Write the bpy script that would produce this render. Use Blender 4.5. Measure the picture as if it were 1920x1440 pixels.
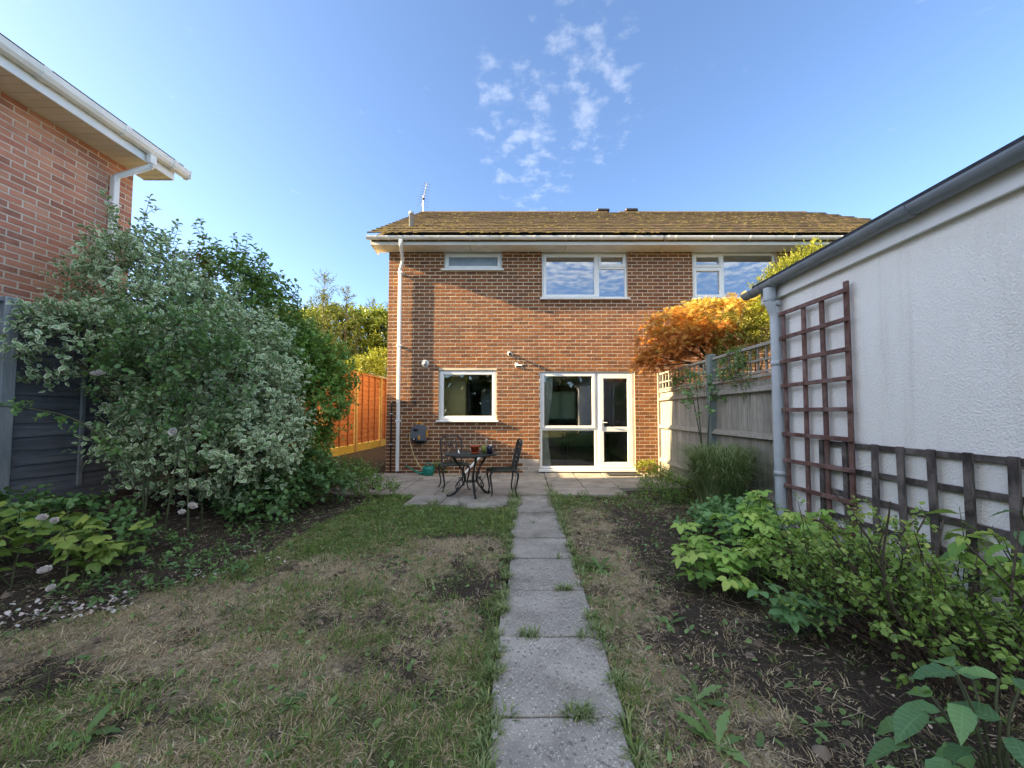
import bpy, math, random
import numpy as np
from mathutils import Vector, Matrix

for o in list(bpy.data.objects):
    bpy.data.objects.remove(o, do_unlink=True)
scene = bpy.context.scene
COL = scene.collection
R = math.radians

# ------------------------------------------------------------------ camera
cam_d = bpy.data.cameras.new('camera')
cam = bpy.data.objects.new('camera', cam_d)
COL.objects.link(cam)
cam_d.sensor_width = 36.0
cam_d.lens = 36.0 * 700 / 1920
cam_d.shift_x = -25 / 1920
cam_d.shift_y = 23.2 / 1920
cam_d.clip_end = 1000
cam_d.clip_start = 0.05
cam.location = (0, 0, 1.30)
cam.rotation_euler = (R(90 + 2.6), 0, 0)
scene.camera = cam

# ------------------------------------------------------------------ sky and sun
SUN_FROM = Vector((-6.4, -1.0, 2.67)).normalized()
SUN_EL = math.asin(SUN_FROM.z)
world = bpy.data.worlds.new('World')
scene.world = world
world.use_nodes = True
wn, wl = world.node_tree.nodes, world.node_tree.links
wn.clear()
w_out = wn.new('ShaderNodeOutputWorld')
w_bg = wn.new('ShaderNodeBackground')
w_bg.inputs['Strength'].default_value = 0.09
sky = wn.new('ShaderNodeTexSky')
sky.sky_type = 'NISHITA'
sky.sun_disc = False
sky.sun_elevation = SUN_EL
sky.sun_rotation = math.atan2(SUN_FROM.x, SUN_FROM.y)
sky.altitude = 0
sky.air_density = 0.8
sky.dust_density = 0.9
sky.ozone_density = 2.9


def wnode(t, **kw):
    n = wn.new(t)
    for k, v in kw.items():
        setattr(n, k, v)
    return n


def wmath(op, a, b=None, clamp=False):
    n = wnode('ShaderNodeMath', operation=op, use_clamp=clamp)
    for i, x in enumerate((a, b)):
        if x is None:
            continue
        if isinstance(x, (int, float)):
            n.inputs[i].default_value = x
        else:
            wl.new(x, n.inputs[i])
    return n.outputs[0]


# small broken cloud patches ahead plus a broad unseen field, on a flat deck
w_tc = wn.new('ShaderNodeTexCoord')
w_sep = wn.new('ShaderNodeSeparateXYZ')
wl.new(w_tc.outputs['Generated'], w_sep.inputs[0])
zc = wmath('MAXIMUM', w_sep.outputs[2], 0.05)
px = wmath('DIVIDE', w_sep.outputs[0], zc)
py = wmath('DIVIDE', w_sep.outputs[1], zc)
w_comb = wn.new('ShaderNodeCombineXYZ')
wl.new(px, w_comb.inputs[0])
wl.new(py, w_comb.inputs[1])


def patch(cx, cy, rx, ry, rot):
    dx, dy = wmath('SUBTRACT', px, cx), wmath('SUBTRACT', py, cy)
    c, s = math.cos(rot), math.sin(rot)
    a = wmath('DIVIDE', wmath('ADD', wmath('MULTIPLY', dx, c), wmath('MULTIPLY', dy, s)), rx)
    b = wmath('DIVIDE', wmath('SUBTRACT', wmath('MULTIPLY', dy, c), wmath('MULTIPLY', dx, s)), ry)
    d = wmath('ADD', wmath('MULTIPLY', a, a), wmath('MULTIPLY', b, b))
    return wmath('SUBTRACT', 1.0, d, True)


cover = wmath('MAXIMUM', patch(0.0, 1.38, 0.22, 0.50, R(-8)), patch(0.19, 1.12, 0.19, 0.42, R(-14)))
field = patch(0.2, -1.3, 3.4, 2.02, 0.0)  # unseen clouds behind, stretched overhead and thickened to lift the garden's shade
cover = wmath('MAXIMUM', cover, wmath('POWER', field, 0.6))
cn = wnode('ShaderNodeTexNoise', noise_dimensions='3D')
cn.inputs['Scale'].default_value = 12.0
cn.inputs['Detail'].default_value = 7.0
cn.inputs['Roughness'].default_value = 0.58
wl.new(w_comb.outputs[0], cn.inputs['Vector'])
puff = wmath('ADD', cn.outputs[0], wmath('ADD', wmath('MULTIPLY', wmath('SUBTRACT', wmath('POWER', cover, 0.5), 1.0), 0.22), wmath('MULTIPLY', wmath('POWER', field, 0.5), 0.12)))
cr = wnode('ShaderNodeMapRange', clamp=True)
cr.interpolation_type = 'SMOOTHSTEP'
wl.new(puff, cr.inputs[0])
cr.inputs[1].default_value = 0.42
cr.inputs[2].default_value = 0.70
cloud = wmath('MULTIPLY', cr.outputs[0], wmath('ADD', 0.18, wmath('MULTIPLY', field, 0.85), True))
w_mix = wnode('ShaderNodeMix', data_type='RGBA')
wl.new(cloud, w_mix.inputs[0])
wl.new(sky.outputs[0], w_mix.inputs[6])
w_mix.inputs[7].default_value = (4.8, 4.75, 4.65, 1)
wl.new(w_mix.outputs[2], w_bg.inputs[0])
wl.new(w_bg.outputs[0], w_out.inputs[0])

sun_d = bpy.data.lights.new('sun', 'SUN')
sun_d.energy = 5.0
sun_d.angle = R(0.5)
sun_d.color = (1.0, 0.75, 0.41)
sun = bpy.data.objects.new('sun', sun_d)
sun.rotation_euler = (-SUN_FROM).to_track_quat('-Z', 'Y').to_euler()
sun.location = (-20, -3, 12)
COL.objects.link(sun)

vs = scene.view_settings
vs.view_transform = 'Standard'
vs.look = 'None'
vs.exposure = 2.26
vs.gamma = 1.0
vs.use_curve_mapping = False
vs.use_white_balance = False
scene.cycles.max_bounces = 7
scene.cycles.diffuse_bounces = 3
scene.cycles.transparent_max_bounces = 12
scene.cycles.use_adaptive_sampling = True
scene.cycles.use_denoising = True


# ------------------------------------------------------------------ helpers
def rnd(seed):
    return random.Random(seed)


class MB:
    """collects shapes, builds them as one mesh object"""

    def __init__(self):
        self.v, self.f, self.sm = [], [], []

    def add(self, vs_, fs_, smooth=False):
        o = len(self.v)
        self.v += [tuple(p) for p in vs_]
        self.f += [tuple(i + o for i in f) for f in fs_]
        self.sm += [smooth] * len(fs_)
        return self

    def box(self, x0, x1, y0, y1, z0, z1, m=None):
        p = [(x0, y0, z0), (x1, y0, z0), (x1, y1, z0), (x0, y1, z0), (x0, y0, z1), (x1, y0, z1), (x1, y1, z1), (x0, y1, z1)]
        if m is not None:
            p = [tuple(m @ Vector(q)) for q in p]
        return self.add(p, [(0, 3, 2, 1), (4, 5, 6, 7), (0, 1, 5, 4), (1, 2, 6, 5), (2, 3, 7, 6), (3, 0, 4, 7)])

    def cbox(self, x0, x1, y0, y1, z0, z1, c=0.004, m=None):
        """box with chamfered edges"""
        c = min(c, (x1 - x0) / 2.2, (y1 - y0) / 2.2, (z1 - z0) / 2.2)
        v, ix = [], {}
        for sx in (0, 1):
            for sy in (0, 1):
                for sz in (0, 1):
                    X, Y, Z = (x0, x1)[sx], (y0, y1)[sy], (z0, z1)[sz]
                    kx, ky, kz = (c, -c)[sx], (c, -c)[sy], (c, -c)[sz]
                    for a, q in enumerate(((X, Y + ky, Z + kz), (X + kx, Y, Z + kz), (X + kx, Y + ky, Z))):
                        ix[sx, sy, sz, a] = len(v)
                        v.append(q)
        f = []
        for s in (0, 1):
            f.append([ix[s, 0, 0, 0], ix[s, 1, 0, 0], ix[s, 1, 1, 0], ix[s, 0, 1, 0]])
            f.append([ix[0, s, 0, 1], ix[1, s, 0, 1], ix[1, s, 1, 1], ix[0, s, 1, 1]])
            f.append([ix[0, 0, s, 2], ix[1, 0, s, 2], ix[1, 1, s, 2], ix[0, 1, s, 2]])
        for a in (0, 1):
            for b in (0, 1):
                f.append([ix[0, a, b, 1], ix[1, a, b, 1], ix[1, a, b, 2], ix[0, a, b, 2]])
                f.append([ix[a, 0, b, 0], ix[a, 1, b, 0], ix[a, 1, b, 2], ix[a, 0, b, 2]])
                f.append([ix[a, b, 0, 0], ix[a, b, 1, 0], ix[a, b, 1, 1], ix[a, b, 0, 1]])
                for d in (0, 1):
                    pass
        for a in (0, 1):
            for b in (0, 1):
                for d in (0, 1):
                    f.append([ix[a, b, d, 0], ix[a, b, d, 1], ix[a, b, d, 2]])
        ctr = Vector(((x0 + x1) / 2, (y0 + y1) / 2, (z0 + z1) / 2))
        out = []
        for q in f:
            p = [Vector(v[i]) for i in q]
            n = (p[1] - p[0]).cross(p[2] - p[0])
            mid = sum(p, Vector()) / len(p)
            out.append(q if n.dot(mid - ctr) > 0 else q[::-1])
        if m is not None:
            v = [tuple(m @ Vector(q)) for q in v]
        return self.add(v, out)

    def tube(self, pts, r, n=8, caps=True, closed=False, flat=1.0):
        pts = [Vector(p) for p in pts]
        k = len(pts)
        rr = r if isinstance(r, (list, tuple)) else [r] * k
        ring, up = [], None
        for i, p in enumerate(pts):
            if closed:
                t = pts[(i + 1) % k] - pts[i - 1]
            else:
                t = pts[min(i + 1, k - 1)] - pts[max(i - 1, 0)]
            t.normalize()
            if up is None:
                up = Vector((0, 0, 1)) if abs(t.z) < 0.9 else Vector((1, 0, 0))
            s = t.cross(up)
            if s.length < 1e-5:
                s = t.cross(Vector((0, 1, 0)))
            s.normalize()
            up = s.cross(t).normalized()
            ring.append([p + (s * math.cos(a) + up * math.sin(a) * flat) * rr[i] for a in [2 * math.pi * j / n for j in range(n)]])
        v = [q for rg in ring for q in rg]
        f = []
        for i in range(k if closed else k - 1):
            a, b = i * n, ((i + 1) % k) * n
            for j in range(n):
                f.append((a + j, a + (j + 1) % n, b + (j + 1) % n, b + j))
        self.add(v, f, True)
        if caps and not closed:
            self.add(ring[0], [tuple(range(n))[::-1]])
            self.add(ring[-1], [tuple(range(n))])
        return self

    def lathe(self, prof, n=20, m=None, a0=0.0, a1=2 * math.pi):
        full = abs(a1 - a0 - 2 * math.pi) < 1e-6
        k = n if full else n + 1
        v = []
        for (r, z) in prof:
            for j in range(k):
                a = a0 + (a1 - a0) * j / n
                v.append(Vector((r * math.cos(a), r * math.sin(a), z)))
        if m is not None:
            v = [m @ q for q in v]
        f = []
        for i in range(len(prof) - 1):
            for j in range(n):
                j2 = (j + 1) % k if full else j + 1
                f.append((i * k + j, i * k + j2, (i + 1) * k + j2, (i + 1) * k + j))
        return self.add(v, f, True)

    def prism(self, poly, axis, a, b):
        """poly: 2-D outline, extruded along axis from a to b"""
        def P(q, t):
            return {'x': (t, q[0], q[1]), 'y': (q[0], t, q[1]), 'z': (q[0], q[1], t)}[axis]
        n = len(poly)
        v = [P(q, a) for q in poly] + [P(q, b) for q in poly]
        f = [tuple(range(n))[::-1], tuple(range(n, 2 * n))] + [(i, (i + 1) % n, n + (i + 1) % n, n + i) for i in range(n)]
        return self.add(v, f)

    def mesh(self, name):
        me = bpy.data.meshes.new(name)
        me.from_pydata([tuple(p) for p in self.v], [], self.f)
        me.polygons.foreach_set('use_smooth', self.sm)
        me.update()
        return me

    def build(self, name, mat, parent=None, loc=None):
        return link(name, self.mesh(name), mat, parent, loc)


def link(name, me, mat=None, parent=None, loc=None):
    if mat is not None and not me.materials:
        me.materials.append(mat)
    o = bpy.data.objects.new(name, me)
    COL.objects.link(o)
    if parent is not None:
        o.parent = parent
    if loc is not None:
        o.location = loc
    return o


def tag(o, label=None, cat=None, group=None, kind=None):
    for k, v in (('label', label), ('category', cat), ('group', group), ('kind', kind)):
        if v:
            o[k] = v
    return o


def thing(name, label, cat, loc=(0, 0, 0), rz=0.0, group=None):
    o = bpy.data.objects.new(name, None)
    o.empty_display_size = 0.1
    COL.objects.link(o)
    o.location = loc
    o.rotation_euler = (0, 0, rz)
    return tag(o, label, cat, group)


def bezier(pts, n=10):
    """smooth curve through points (Catmull-Rom)"""
    P = [Vector(p) for p in pts]
    P = [P[0] * 2 - P[1]] + P + [P[-1] * 2 - P[-2]]
    out = []
    for i in range(1, len(P) - 2):
        for j in range(n):
            t = j / n
            a, b, c, d = P[i - 1:i + 3]
            out.append(0.5 * ((2 * b) + (c - a) * t + (2 * a - 5 * b + 4 * c - d) * t * t + (3 * b - a - 3 * c + d) * t ** 3))
    out.append(P[-2])
    return out


def fastmesh(name, V, F, k, smooth=False, attrs=None):
    """V (n,3); F (m,k) index array; attrs: dict of per-vertex floats"""
    me = bpy.data.meshes.new(name)
    V = np.ascontiguousarray(V, np.float32)
    F = np.ascontiguousarray(F, np.int32)
    me.vertices.add(len(V))
    me.vertices.foreach_set('co', V.ravel())
    me.loops.add(F.size)
    me.loops.foreach_set('vertex_index', F.ravel())
    me.polygons.add(len(F))
    me.polygons.foreach_set('loop_start', np.arange(0, F.size, k, dtype=np.int32))
    me.polygons.foreach_set('loop_total', np.full(len(F), k, np.int32))
    if smooth:
        me.polygons.foreach_set('use_smooth', np.ones(len(F), bool))
    for an, av in (attrs or {}).items():
        a = me.attributes.new(an, 'FLOAT', 'POINT')
        a.data.foreach_set('value', np.ascontiguousarray(av, np.float32))
    me.update()
    me.validate()
    return me


def norm(a):
    return a / np.maximum(np.linalg.norm(a, axis=-1, keepdims=True), 1e-9)


def vnoise(x, y, seed=0, oct=4, scale=1.0):
    """smooth value noise, vectorised"""
    x, y = np.asarray(x, float) * scale, np.asarray(y, float) * scale
    out, amp, tot = 0.0, 1.0, 0.0
    for o in range(oct):
        xi, yi = np.floor(x).astype(np.int64), np.floor(y).astype(np.int64)
        fx, fy = x - xi, y - yi
        fx, fy = fx * fx * (3 - 2 * fx), fy * fy * (3 - 2 * fy)

        def h(a, b):
            n = (a * 374761393 + b * 668265263 + (seed + o * 17) * 1442695041) & 0x7fffffff
            n = ((n ^ (n >> 13)) * 1274126177) & 0x7fffffff
            return ((n ^ (n >> 16)) & 0xffff) / 65535.0
        v = (h(xi, yi) * (1 - fx) + h(xi + 1, yi) * fx) * (1 - fy) + (h(xi, yi + 1) * (1 - fx) + h(xi + 1, yi + 1) * fx) * fy
        out = out + v * amp
        tot += amp
        amp *= 0.5
        x, y = x * 2.03 + 5.1, y * 2.03 + 1.7
    return out / tot


# ------------------------------------------------------------------ materials
class NT:
    def __init__(self, name):
        self.m = bpy.data.materials.new(name)
        self.m.use_nodes = True
        self.n, self.l = self.m.node_tree.nodes, self.m.node_tree.links
        self.n.clear()
        self.out = self.n.new('ShaderNodeOutputMaterial')

    def node(self, t, ins=None, **kw):
        n = self.n.new(t)
        for k, v in kw.items():
            setattr(n, k, v)
        for k, v in (ins or {}).items():
            self.put(n.inputs[k], v)
        return n

    def put(self, sock, v):
        if isinstance(v, bpy.types.NodeSocket):
            self.l.new(v, sock)
        elif isinstance(v, (tuple, list)) and len(v) == 3 and sock.type == 'RGBA':
            sock.default_value = (*v, 1)
        else:
            sock.default_value = v

    def math(self, op, a, b=0.0, clamp=False):
        return self.node('ShaderNodeMath', {0: a, 1: b}, operation=op, use_clamp=clamp).outputs[0]

    def mix(self, f, a, b, mode='MIX'):
        return self.node('ShaderNodeMix', {0: f, 6: a, 7: b}, data_type='RGBA', blend_type=mode).outputs[2]

    def ramp(self, x, lo, hi, smooth=True):
        return self.node('ShaderNodeMapRange', {0: x, 1: lo, 2: hi}, clamp=True, interpolation_type='SMOOTHSTEP' if smooth else 'LINEAR').outputs[0]

    def coord(self, kind='Object'):
        return self.node('ShaderNodeTexCoord').outputs[kind]

    def noise(self, scale, detail=4, rough=0.55, vec=None, stretch=None, dist=0.0):
        v = vec if vec is not None else self.coord()
        if stretch:
            v = self.node('ShaderNodeMapping', {'Vector': v, 'Scale': stretch}).outputs[0]
        return self.node('ShaderNodeTexNoise', {'Vector': v, 'Scale': scale, 'Detail': detail, 'Roughness': rough, 'Distortion': dist}).outputs[0]

    def bump(self, h, strength=0.5, dist=0.01, normal=None):
        ins = {'Height': h, 'Strength': strength, 'Distance': dist}
        if normal is not None:
            ins['Normal'] = normal
        return self.node('ShaderNodeBump', ins).outputs[0]

    def attr(self, name):
        return self.node('ShaderNodeAttribute', attribute_name=name).outputs['Fac']

    def principled(self, col, rough=0.7, bump=None, spec=0.3, metal=0.0, **kw):
        ins = {'Base Color': col, 'Roughness': rough, 'Specular IOR Level': spec, 'Metallic': metal}
        ins.update(kw)
        p = self.node('ShaderNodeBsdfPrincipled', ins)
        if bump is not None:
            self.l.new(bump, p.inputs['Normal'])
        return p.outputs[0]

    def done(self, sh):
        self.l.new(sh, self.out.inputs[0])
        return self.m


def world_pos(t):
    return t.node('ShaderNodeNewGeometry').outputs['Position']


def piece_random(t):
    """one random number for each loose piece and each object"""
    g = t.node('ShaderNodeNewGeometry').outputs['Random Per Island']
    o = t.node('ShaderNodeObjectInfo').outputs['Random']
    return t.math('FRACT', t.math('ADD', t.math('MULTIPLY', g, 7.31), t.math('MULTIPLY', o, 3.77)))


def m_plain(name, col, rough=0.5, var=0.12, scale=6.0, bump=0.0, bscale=60.0, spec=0.4, metal=0.0, dirt=None, dirt_amt=0.4):
    t = NT(name)
    w = world_pos(t)
    n = t.noise(scale, 5, 0.6, w)
    dark = tuple(c * (1 - var) for c in col)
    lite = tuple(min(1, c * (1 + var)) for c in col)
    c = t.mix(t.ramp(n, 0.3, 0.7), dark, lite)
    if dirt:
        d = t.ramp(t.noise(scale * 0.7, 8, 0.7, w), 0.5, 0.75)
        c = t.mix(t.math('MULTIPLY', d, dirt_amt), c, dirt)
    b = t.bump(t.noise(bscale, 4, 0.6, w), bump, 0.01) if bump else None
    return t.done(t.principled(c, rough, b, spec, metal))


def m_brick(name, cols, sc=1.0):
    """cols: list of brick colours picked per piece, with streaks and sanded bump"""
    t = NT(name)
    w = world_pos(t)
    r = piece_random(t)
    ramp = t.node('ShaderNodeValToRGB', {0: r})
    el = ramp.color_ramp.elements
    ramp.color_ramp.interpolation = 'CONSTANT'
    while len(el) < len(cols):
        el.new(0.5)
    for i, c in enumerate(cols):
        el[i].position = i / len(cols)
        el[i].color = (*c, 1)
    off = t.node('ShaderNodeVectorMath', {0: w, 1: t.node('ShaderNodeCombineXYZ', {0: t.math('MULTIPLY', r, 40.0), 1: t.math('MULTIPLY', r, 23.0), 2: r}).outputs[0]}, operation='ADD').outputs[0]
    n1 = t.noise(9 * sc, 5, 0.65, off)
    n2 = t.noise(70, 4, 0.7, off)
    n3 = t.noise(28, 3, 0.6, off, (1, 1, 0.25))
    c = t.mix(t.math('MULTIPLY', t.ramp(n1, 0.35, 0.75), 0.4), ramp.outputs[0], tuple(sum(q[i] for q in cols) / len(cols) * 1.35 for i in range(3)))
    drift = t.noise(0.9, 4, 0.6, w)
    c = t.mix(t.math('MULTIPLY', t.ramp(drift, 0.35, 0.7), 0.35), c, (0.19, 0.11, 0.075))
    c = t.mix(t.math('MULTIPLY', t.ramp(n2, 0.5, 0.8), 0.28), c, (0.06, 0.04, 0.035))
    c = t.mix(t.math('MULTIPLY', t.ramp(n3, 0.55, 0.8), 0.25), c, (0.42, 0.32, 0.24))
    b = t.bump(t.math('ADD', n2, t.math('MULTIPLY', n3, 0.8)), 0.75, 0.012)
    return t.done(t.principled(c, 0.92, b, 0.15))


def m_mortar(name, col):
    t = NT(name)
    w = world_pos(t)
    n = t.noise(5, 6, 0.65, w)
    n2 = t.noise(120, 3, 0.6, w)
    c = t.mix(t.ramp(n, 0.3, 0.75), tuple(x * 0.72 for x in col), col)
    return t.done(t.principled(c, 0.95, t.bump(n2, 0.6, 0.006), 0.1))


def m_wood(name, c1, c2, rough=0.85, stretch=(1, 1, 0.06), sc=40, green=None, bump=0.6):
    t = NT(name)
    w = world_pos(t)
    r = piece_random(t)
    off = t.node('ShaderNodeVectorMath', {0: w, 1: t.node('ShaderNodeCombineXYZ', {0: t.math('MULTIPLY', r, 9.0), 1: t.math('MULTIPLY', r, 5.0), 2: t.math('MULTIPLY', r, 31.0)}).outputs[0]}, operation='ADD').outputs[0]
    g = t.noise(sc, 5, 0.65, off, stretch, 0.6)
    blot = t.noise(3.5, 4, 0.6, off)
    c = t.mix(t.ramp(g, 0.3, 0.72), c1, c2)
    c = t.mix(t.math('MULTIPLY', r, 0.35), c, tuple(x * 0.55 for x in c1))
    c = t.mix(t.math('MULTIPLY', t.ramp(blot, 0.5, 0.75), 0.45), c, green or tuple(x * 0.5 for x in c1))
    return t.done(t.principled(c, rough, t.bump(g, bump, 0.006), 0.2))


def m_leaf(name, c1, c2, c3=None, edge=None, edge_lo=0.5, edge_hi=0.62, trans=0.3, rough=0.45, tcol=None, spec=0.45, veins=False, k=1.7):
    """leaf colour runs c1..c2 (..c3) by each leaf's own tint; margin colour by distance from the midrib"""
    t = NT(name)
    lift = lambda q: tuple(min(0.78, x * k) for x in q)  # leaf colour raised, mostly on shaded plants, standing in for brighter shade
    c1, c2, c3 = lift(c1), lift(c2), lift(c3) if c3 else None
    trans = min(0.6, trans + 0.03) if trans else 0
    tint = t.attr('tint')
    r = t.node('ShaderNodeValToRGB', {0: tint})
    el = r.color_ramp.elements
    el[0].color = (*c1, 1)
    el[1].color = (*c2, 1)
    if c3:
        e = el.new(0.55)
        e.color = (*c2, 1)
        el[-1].color = (*c3, 1)
    c = r.outputs[0]
    bmp = None
    if veins:
        tri = t.math('MULTIPLY', t.math('ABSOLUTE', t.math('SUBTRACT', t.math('FRACT', t.attr('vein')), 0.5)), 2.0)
        vm = t.math('MAXIMUM', t.ramp(tri, 0.78, 0.98), t.ramp(t.attr('edge'), 0.10, 0.02))
        c = t.mix(t.math('MULTIPLY', vm, 0.14), c, tuple(min(1, x * 2.2) for x in c3 or c2))
        bmp = t.bump(t.math('SUBTRACT', t.math('MULTIPLY', t.noise(90, 3, 0.6, world_pos(t)), 0.4), tri), 0.35, 0.004)
    w = world_pos(t)
    c = t.mix(t.math('MULTIPLY', t.ramp(t.noise(1.7, 3, 0.6, w), 0.35, 0.7), 0.25), c, tuple(x * 0.75 for x in c1))
    if edge:
        e = t.ramp(t.math('ADD', t.attr('edge'), t.math('MULTIPLY', t.math('SUBTRACT', t.noise(60, 2, 0.5, w), 0.5), 0.35)), edge_lo, edge_hi)
        c = t.mix(e, c, edge)
    p = t.principled(c, rough, bmp, spec)
    tr = t.node('ShaderNodeBsdfTranslucent', {'Color': t.mix(0.5, c, tcol or (0.25, 0.35, 0.05))})
    s = t.node('ShaderNodeMixShader', {0: trans, 1: p, 2: tr.outputs[0]})
    return t.done(s.outputs[0])


def m_glass(name, tint=(0.92, 0.96, 0.95), refl=0.10):
    t = NT(name)
    fr = t.node('ShaderNodeFresnel', {'IOR': 1.5}).outputs[0]
    w = world_pos(t)
    nb = t.bump(t.noise(1.3, 2, 0.5, w), 0.05, 0.02)
    gl = t.node('ShaderNodeBsdfGlossy', {'Color': (0.95, 0.97, 1.0), 'Roughness': 0.015, 'Normal': nb})
    tr = t.node('ShaderNodeBsdfTransparent', {'Color': tint})
    f = t.math('ADD', t.math('MULTIPLY', fr, 1.6), refl, True)
    return t.done(t.node('ShaderNodeMixShader', {0: f, 1: tr.outputs[0], 2: gl.outputs[0]}).outputs[0])


BRICK_RED = [(0.218, 0.089, 0.036), (0.181, 0.073, 0.033), (0.241, 0.098, 0.039), (0.151, 0.064, 0.032), (0.204, 0.081, 0.036), (0.264, 0.111, 0.043), (0.136, 0.058, 0.030), (0.197, 0.081, 0.039), (0.226, 0.091, 0.035)]
BRICK_PINK = [(0.586, 0.247, 0.164), (0.493, 0.200, 0.136), (0.623, 0.295, 0.192), (0.354, 0.160, 0.116), (0.549, 0.255, 0.168), (0.641, 0.335, 0.223), (0.429, 0.184, 0.128), (0.586, 0.279, 0.184), (0.530, 0.224, 0.152)]
M = {}
M['brick'] = m_brick('brick_red', BRICK_RED)
M['brick_white'] = m_brick('brick_limed', [(0.42, 0.38, 0.34), (0.34, 0.29, 0.26), (0.46, 0.43, 0.40)])
M['brick2'] = m_brick('brick_pink', BRICK_PINK)
M['mortar'] = m_mortar('mortar_grey', (0.74, 0.62, 0.46))
M['mortar2'] = m_mortar('mortar_buff', (0.74, 0.63, 0.52))
M['upvc'] = m_plain('white_plastic', (0.80, 0.82, 0.82), 0.35, 0.04, 3, dirt=(0.45, 0.44, 0.38), dirt_amt=0.15)
M['gutter_white'] = m_plain('white_gutter_plastic', (0.82, 0.82, 0.78), 0.4, 0.06, 4, dirt=(0.42, 0.40, 0.28), dirt_amt=0.5)
M['soffit'] = m_plain('painted_board', (0.70, 0.68, 0.60), 0.6, 0.08, 5, dirt=(0.40, 0.33, 0.24), dirt_amt=0.35)
M['soffit2'] = m_plain('plastic_board_cream', (0.70, 0.66, 0.56), 0.5, 0.06, 5)
M['grey_plastic'] = m_plain('grey_plastic', (0.20, 0.235, 0.27), 0.4, 0.08, 7, dirt=(0.32, 0.34, 0.34), dirt_amt=0.4)
M['pipe_grey'] = m_plain('pale_grey_plastic', (0.50, 0.55, 0.60), 0.45, 0.05, 6, dirt=(0.36, 0.38, 0.38), dirt_amt=0.4)
M['black'] = m_plain('black_plastic', (0.02, 0.02, 0.022), 0.45, 0.2)
M['felt'] = m_plain('dark_roof_felt', (0.035, 0.04, 0.05), 0.9, 0.3, 8, 0.5)
M['glass'] = m_glass('window_glass', refl=0.015)
M['glass_up'] = m_glass('coated_window_glass', (0.75, 0.80, 0.82), 0.22)
M['frosted'] = m_plain('frosted_glass', (0.20, 0.26, 0.29), 0.25, 0.15, 5, spec=0.8)

# ================================================================== SETTING: ground, path, patio
def sstep(a, b, x):
    t = np.clip((np.asarray(x, float) - a) / (b - a), 0, 1)
    return t * t * (3 - 2 * t)


def bed_edge(y):
    return np.interp(y, [0.0, 2.1, 2.6, 3.05, 4.07, 5.6, 6.3], [-3.5, -3.12, -2.92, -2.62, -2.52, -2.38, -2.9])


def gz(x, y):
    x, y = np.asarray(x, float), np.asarray(y, float)
    z = 0.36 * sstep(-2.5, -4.8, x) * (1 - 0.55 * sstep(6.5, 10, y))
    z = z + 0.05 * sstep(1.2, 2.6, x) * (1 - sstep(5.0, 6.2, y))
    return z


PATH = [(0.75, 1.395, -0.131, 0.385), (1.40, 1.632, -0.14, 0.415)]
PATH_Y = [0.45, 1.045, 1.634, 2.209, 2.783, 3.377, 3.912, 4.438, 4.911, 5.467, 5.90]
PATH_L = [-0.13, -0.131, -0.152, -0.160, -0.130, -0.138, -0.150, -0.152, -0.165, -0.170]
PATH_R = [0.372, 0.395, 0.424, 0.425, 0.428, 0.420, 0.415, 0.413, 0.402, 0.394]


def paved(x, y, g=0.0):
    x, y = np.asarray(x, float), np.asarray(y, float)
    a = (x > -0.14 + g) & (x < 0.41 - g) & (y < 5.95)
    b = (x > -3.3) & (x < 2.3 - 0.4 * sstep(6.2, 5.9, y)) & (y > 5.92 + g)
    c = (x > -1.75 + g) & (x < -0.17 - g) & (y > 5.30 + g)
    return a | b | c


def axis(segs):
    out = []
    for a, b, n in segs:
        out += list(np.linspace(a, b, n, endpoint=False))
    return np.array(out + [segs[-1][1]])


gxs = axis([(-160, -12, 8), (-12, -5.2, 12), (-5.2, 3.2, 190), (3.2, 12, 12), (12, 160, 8)])
gys = axis([(-160, -6, 8), (-6, 0.6, 10), (0.6, 6.4, 130), (6.4, 16, 24), (16, 200, 8)])
GX, GY = np.meshgrid(gxs, gys)
gnz = (vnoise(GX, GY, 3, 3, 4.0) - 0.5) * 0.05 + (vnoise(GX, GY, 8, 2, 14.0) - 0.5) * 0.022
near = (GX > -5.3) & (GX < 3.3) & (GY > 0.3) & (GY < 6.5)
GZ = gz(GX, GY) + np.where(near, gnz, 0)
GZ = np.where(paved(GX, GY, -0.03), -0.035, GZ + 0.005)


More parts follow.
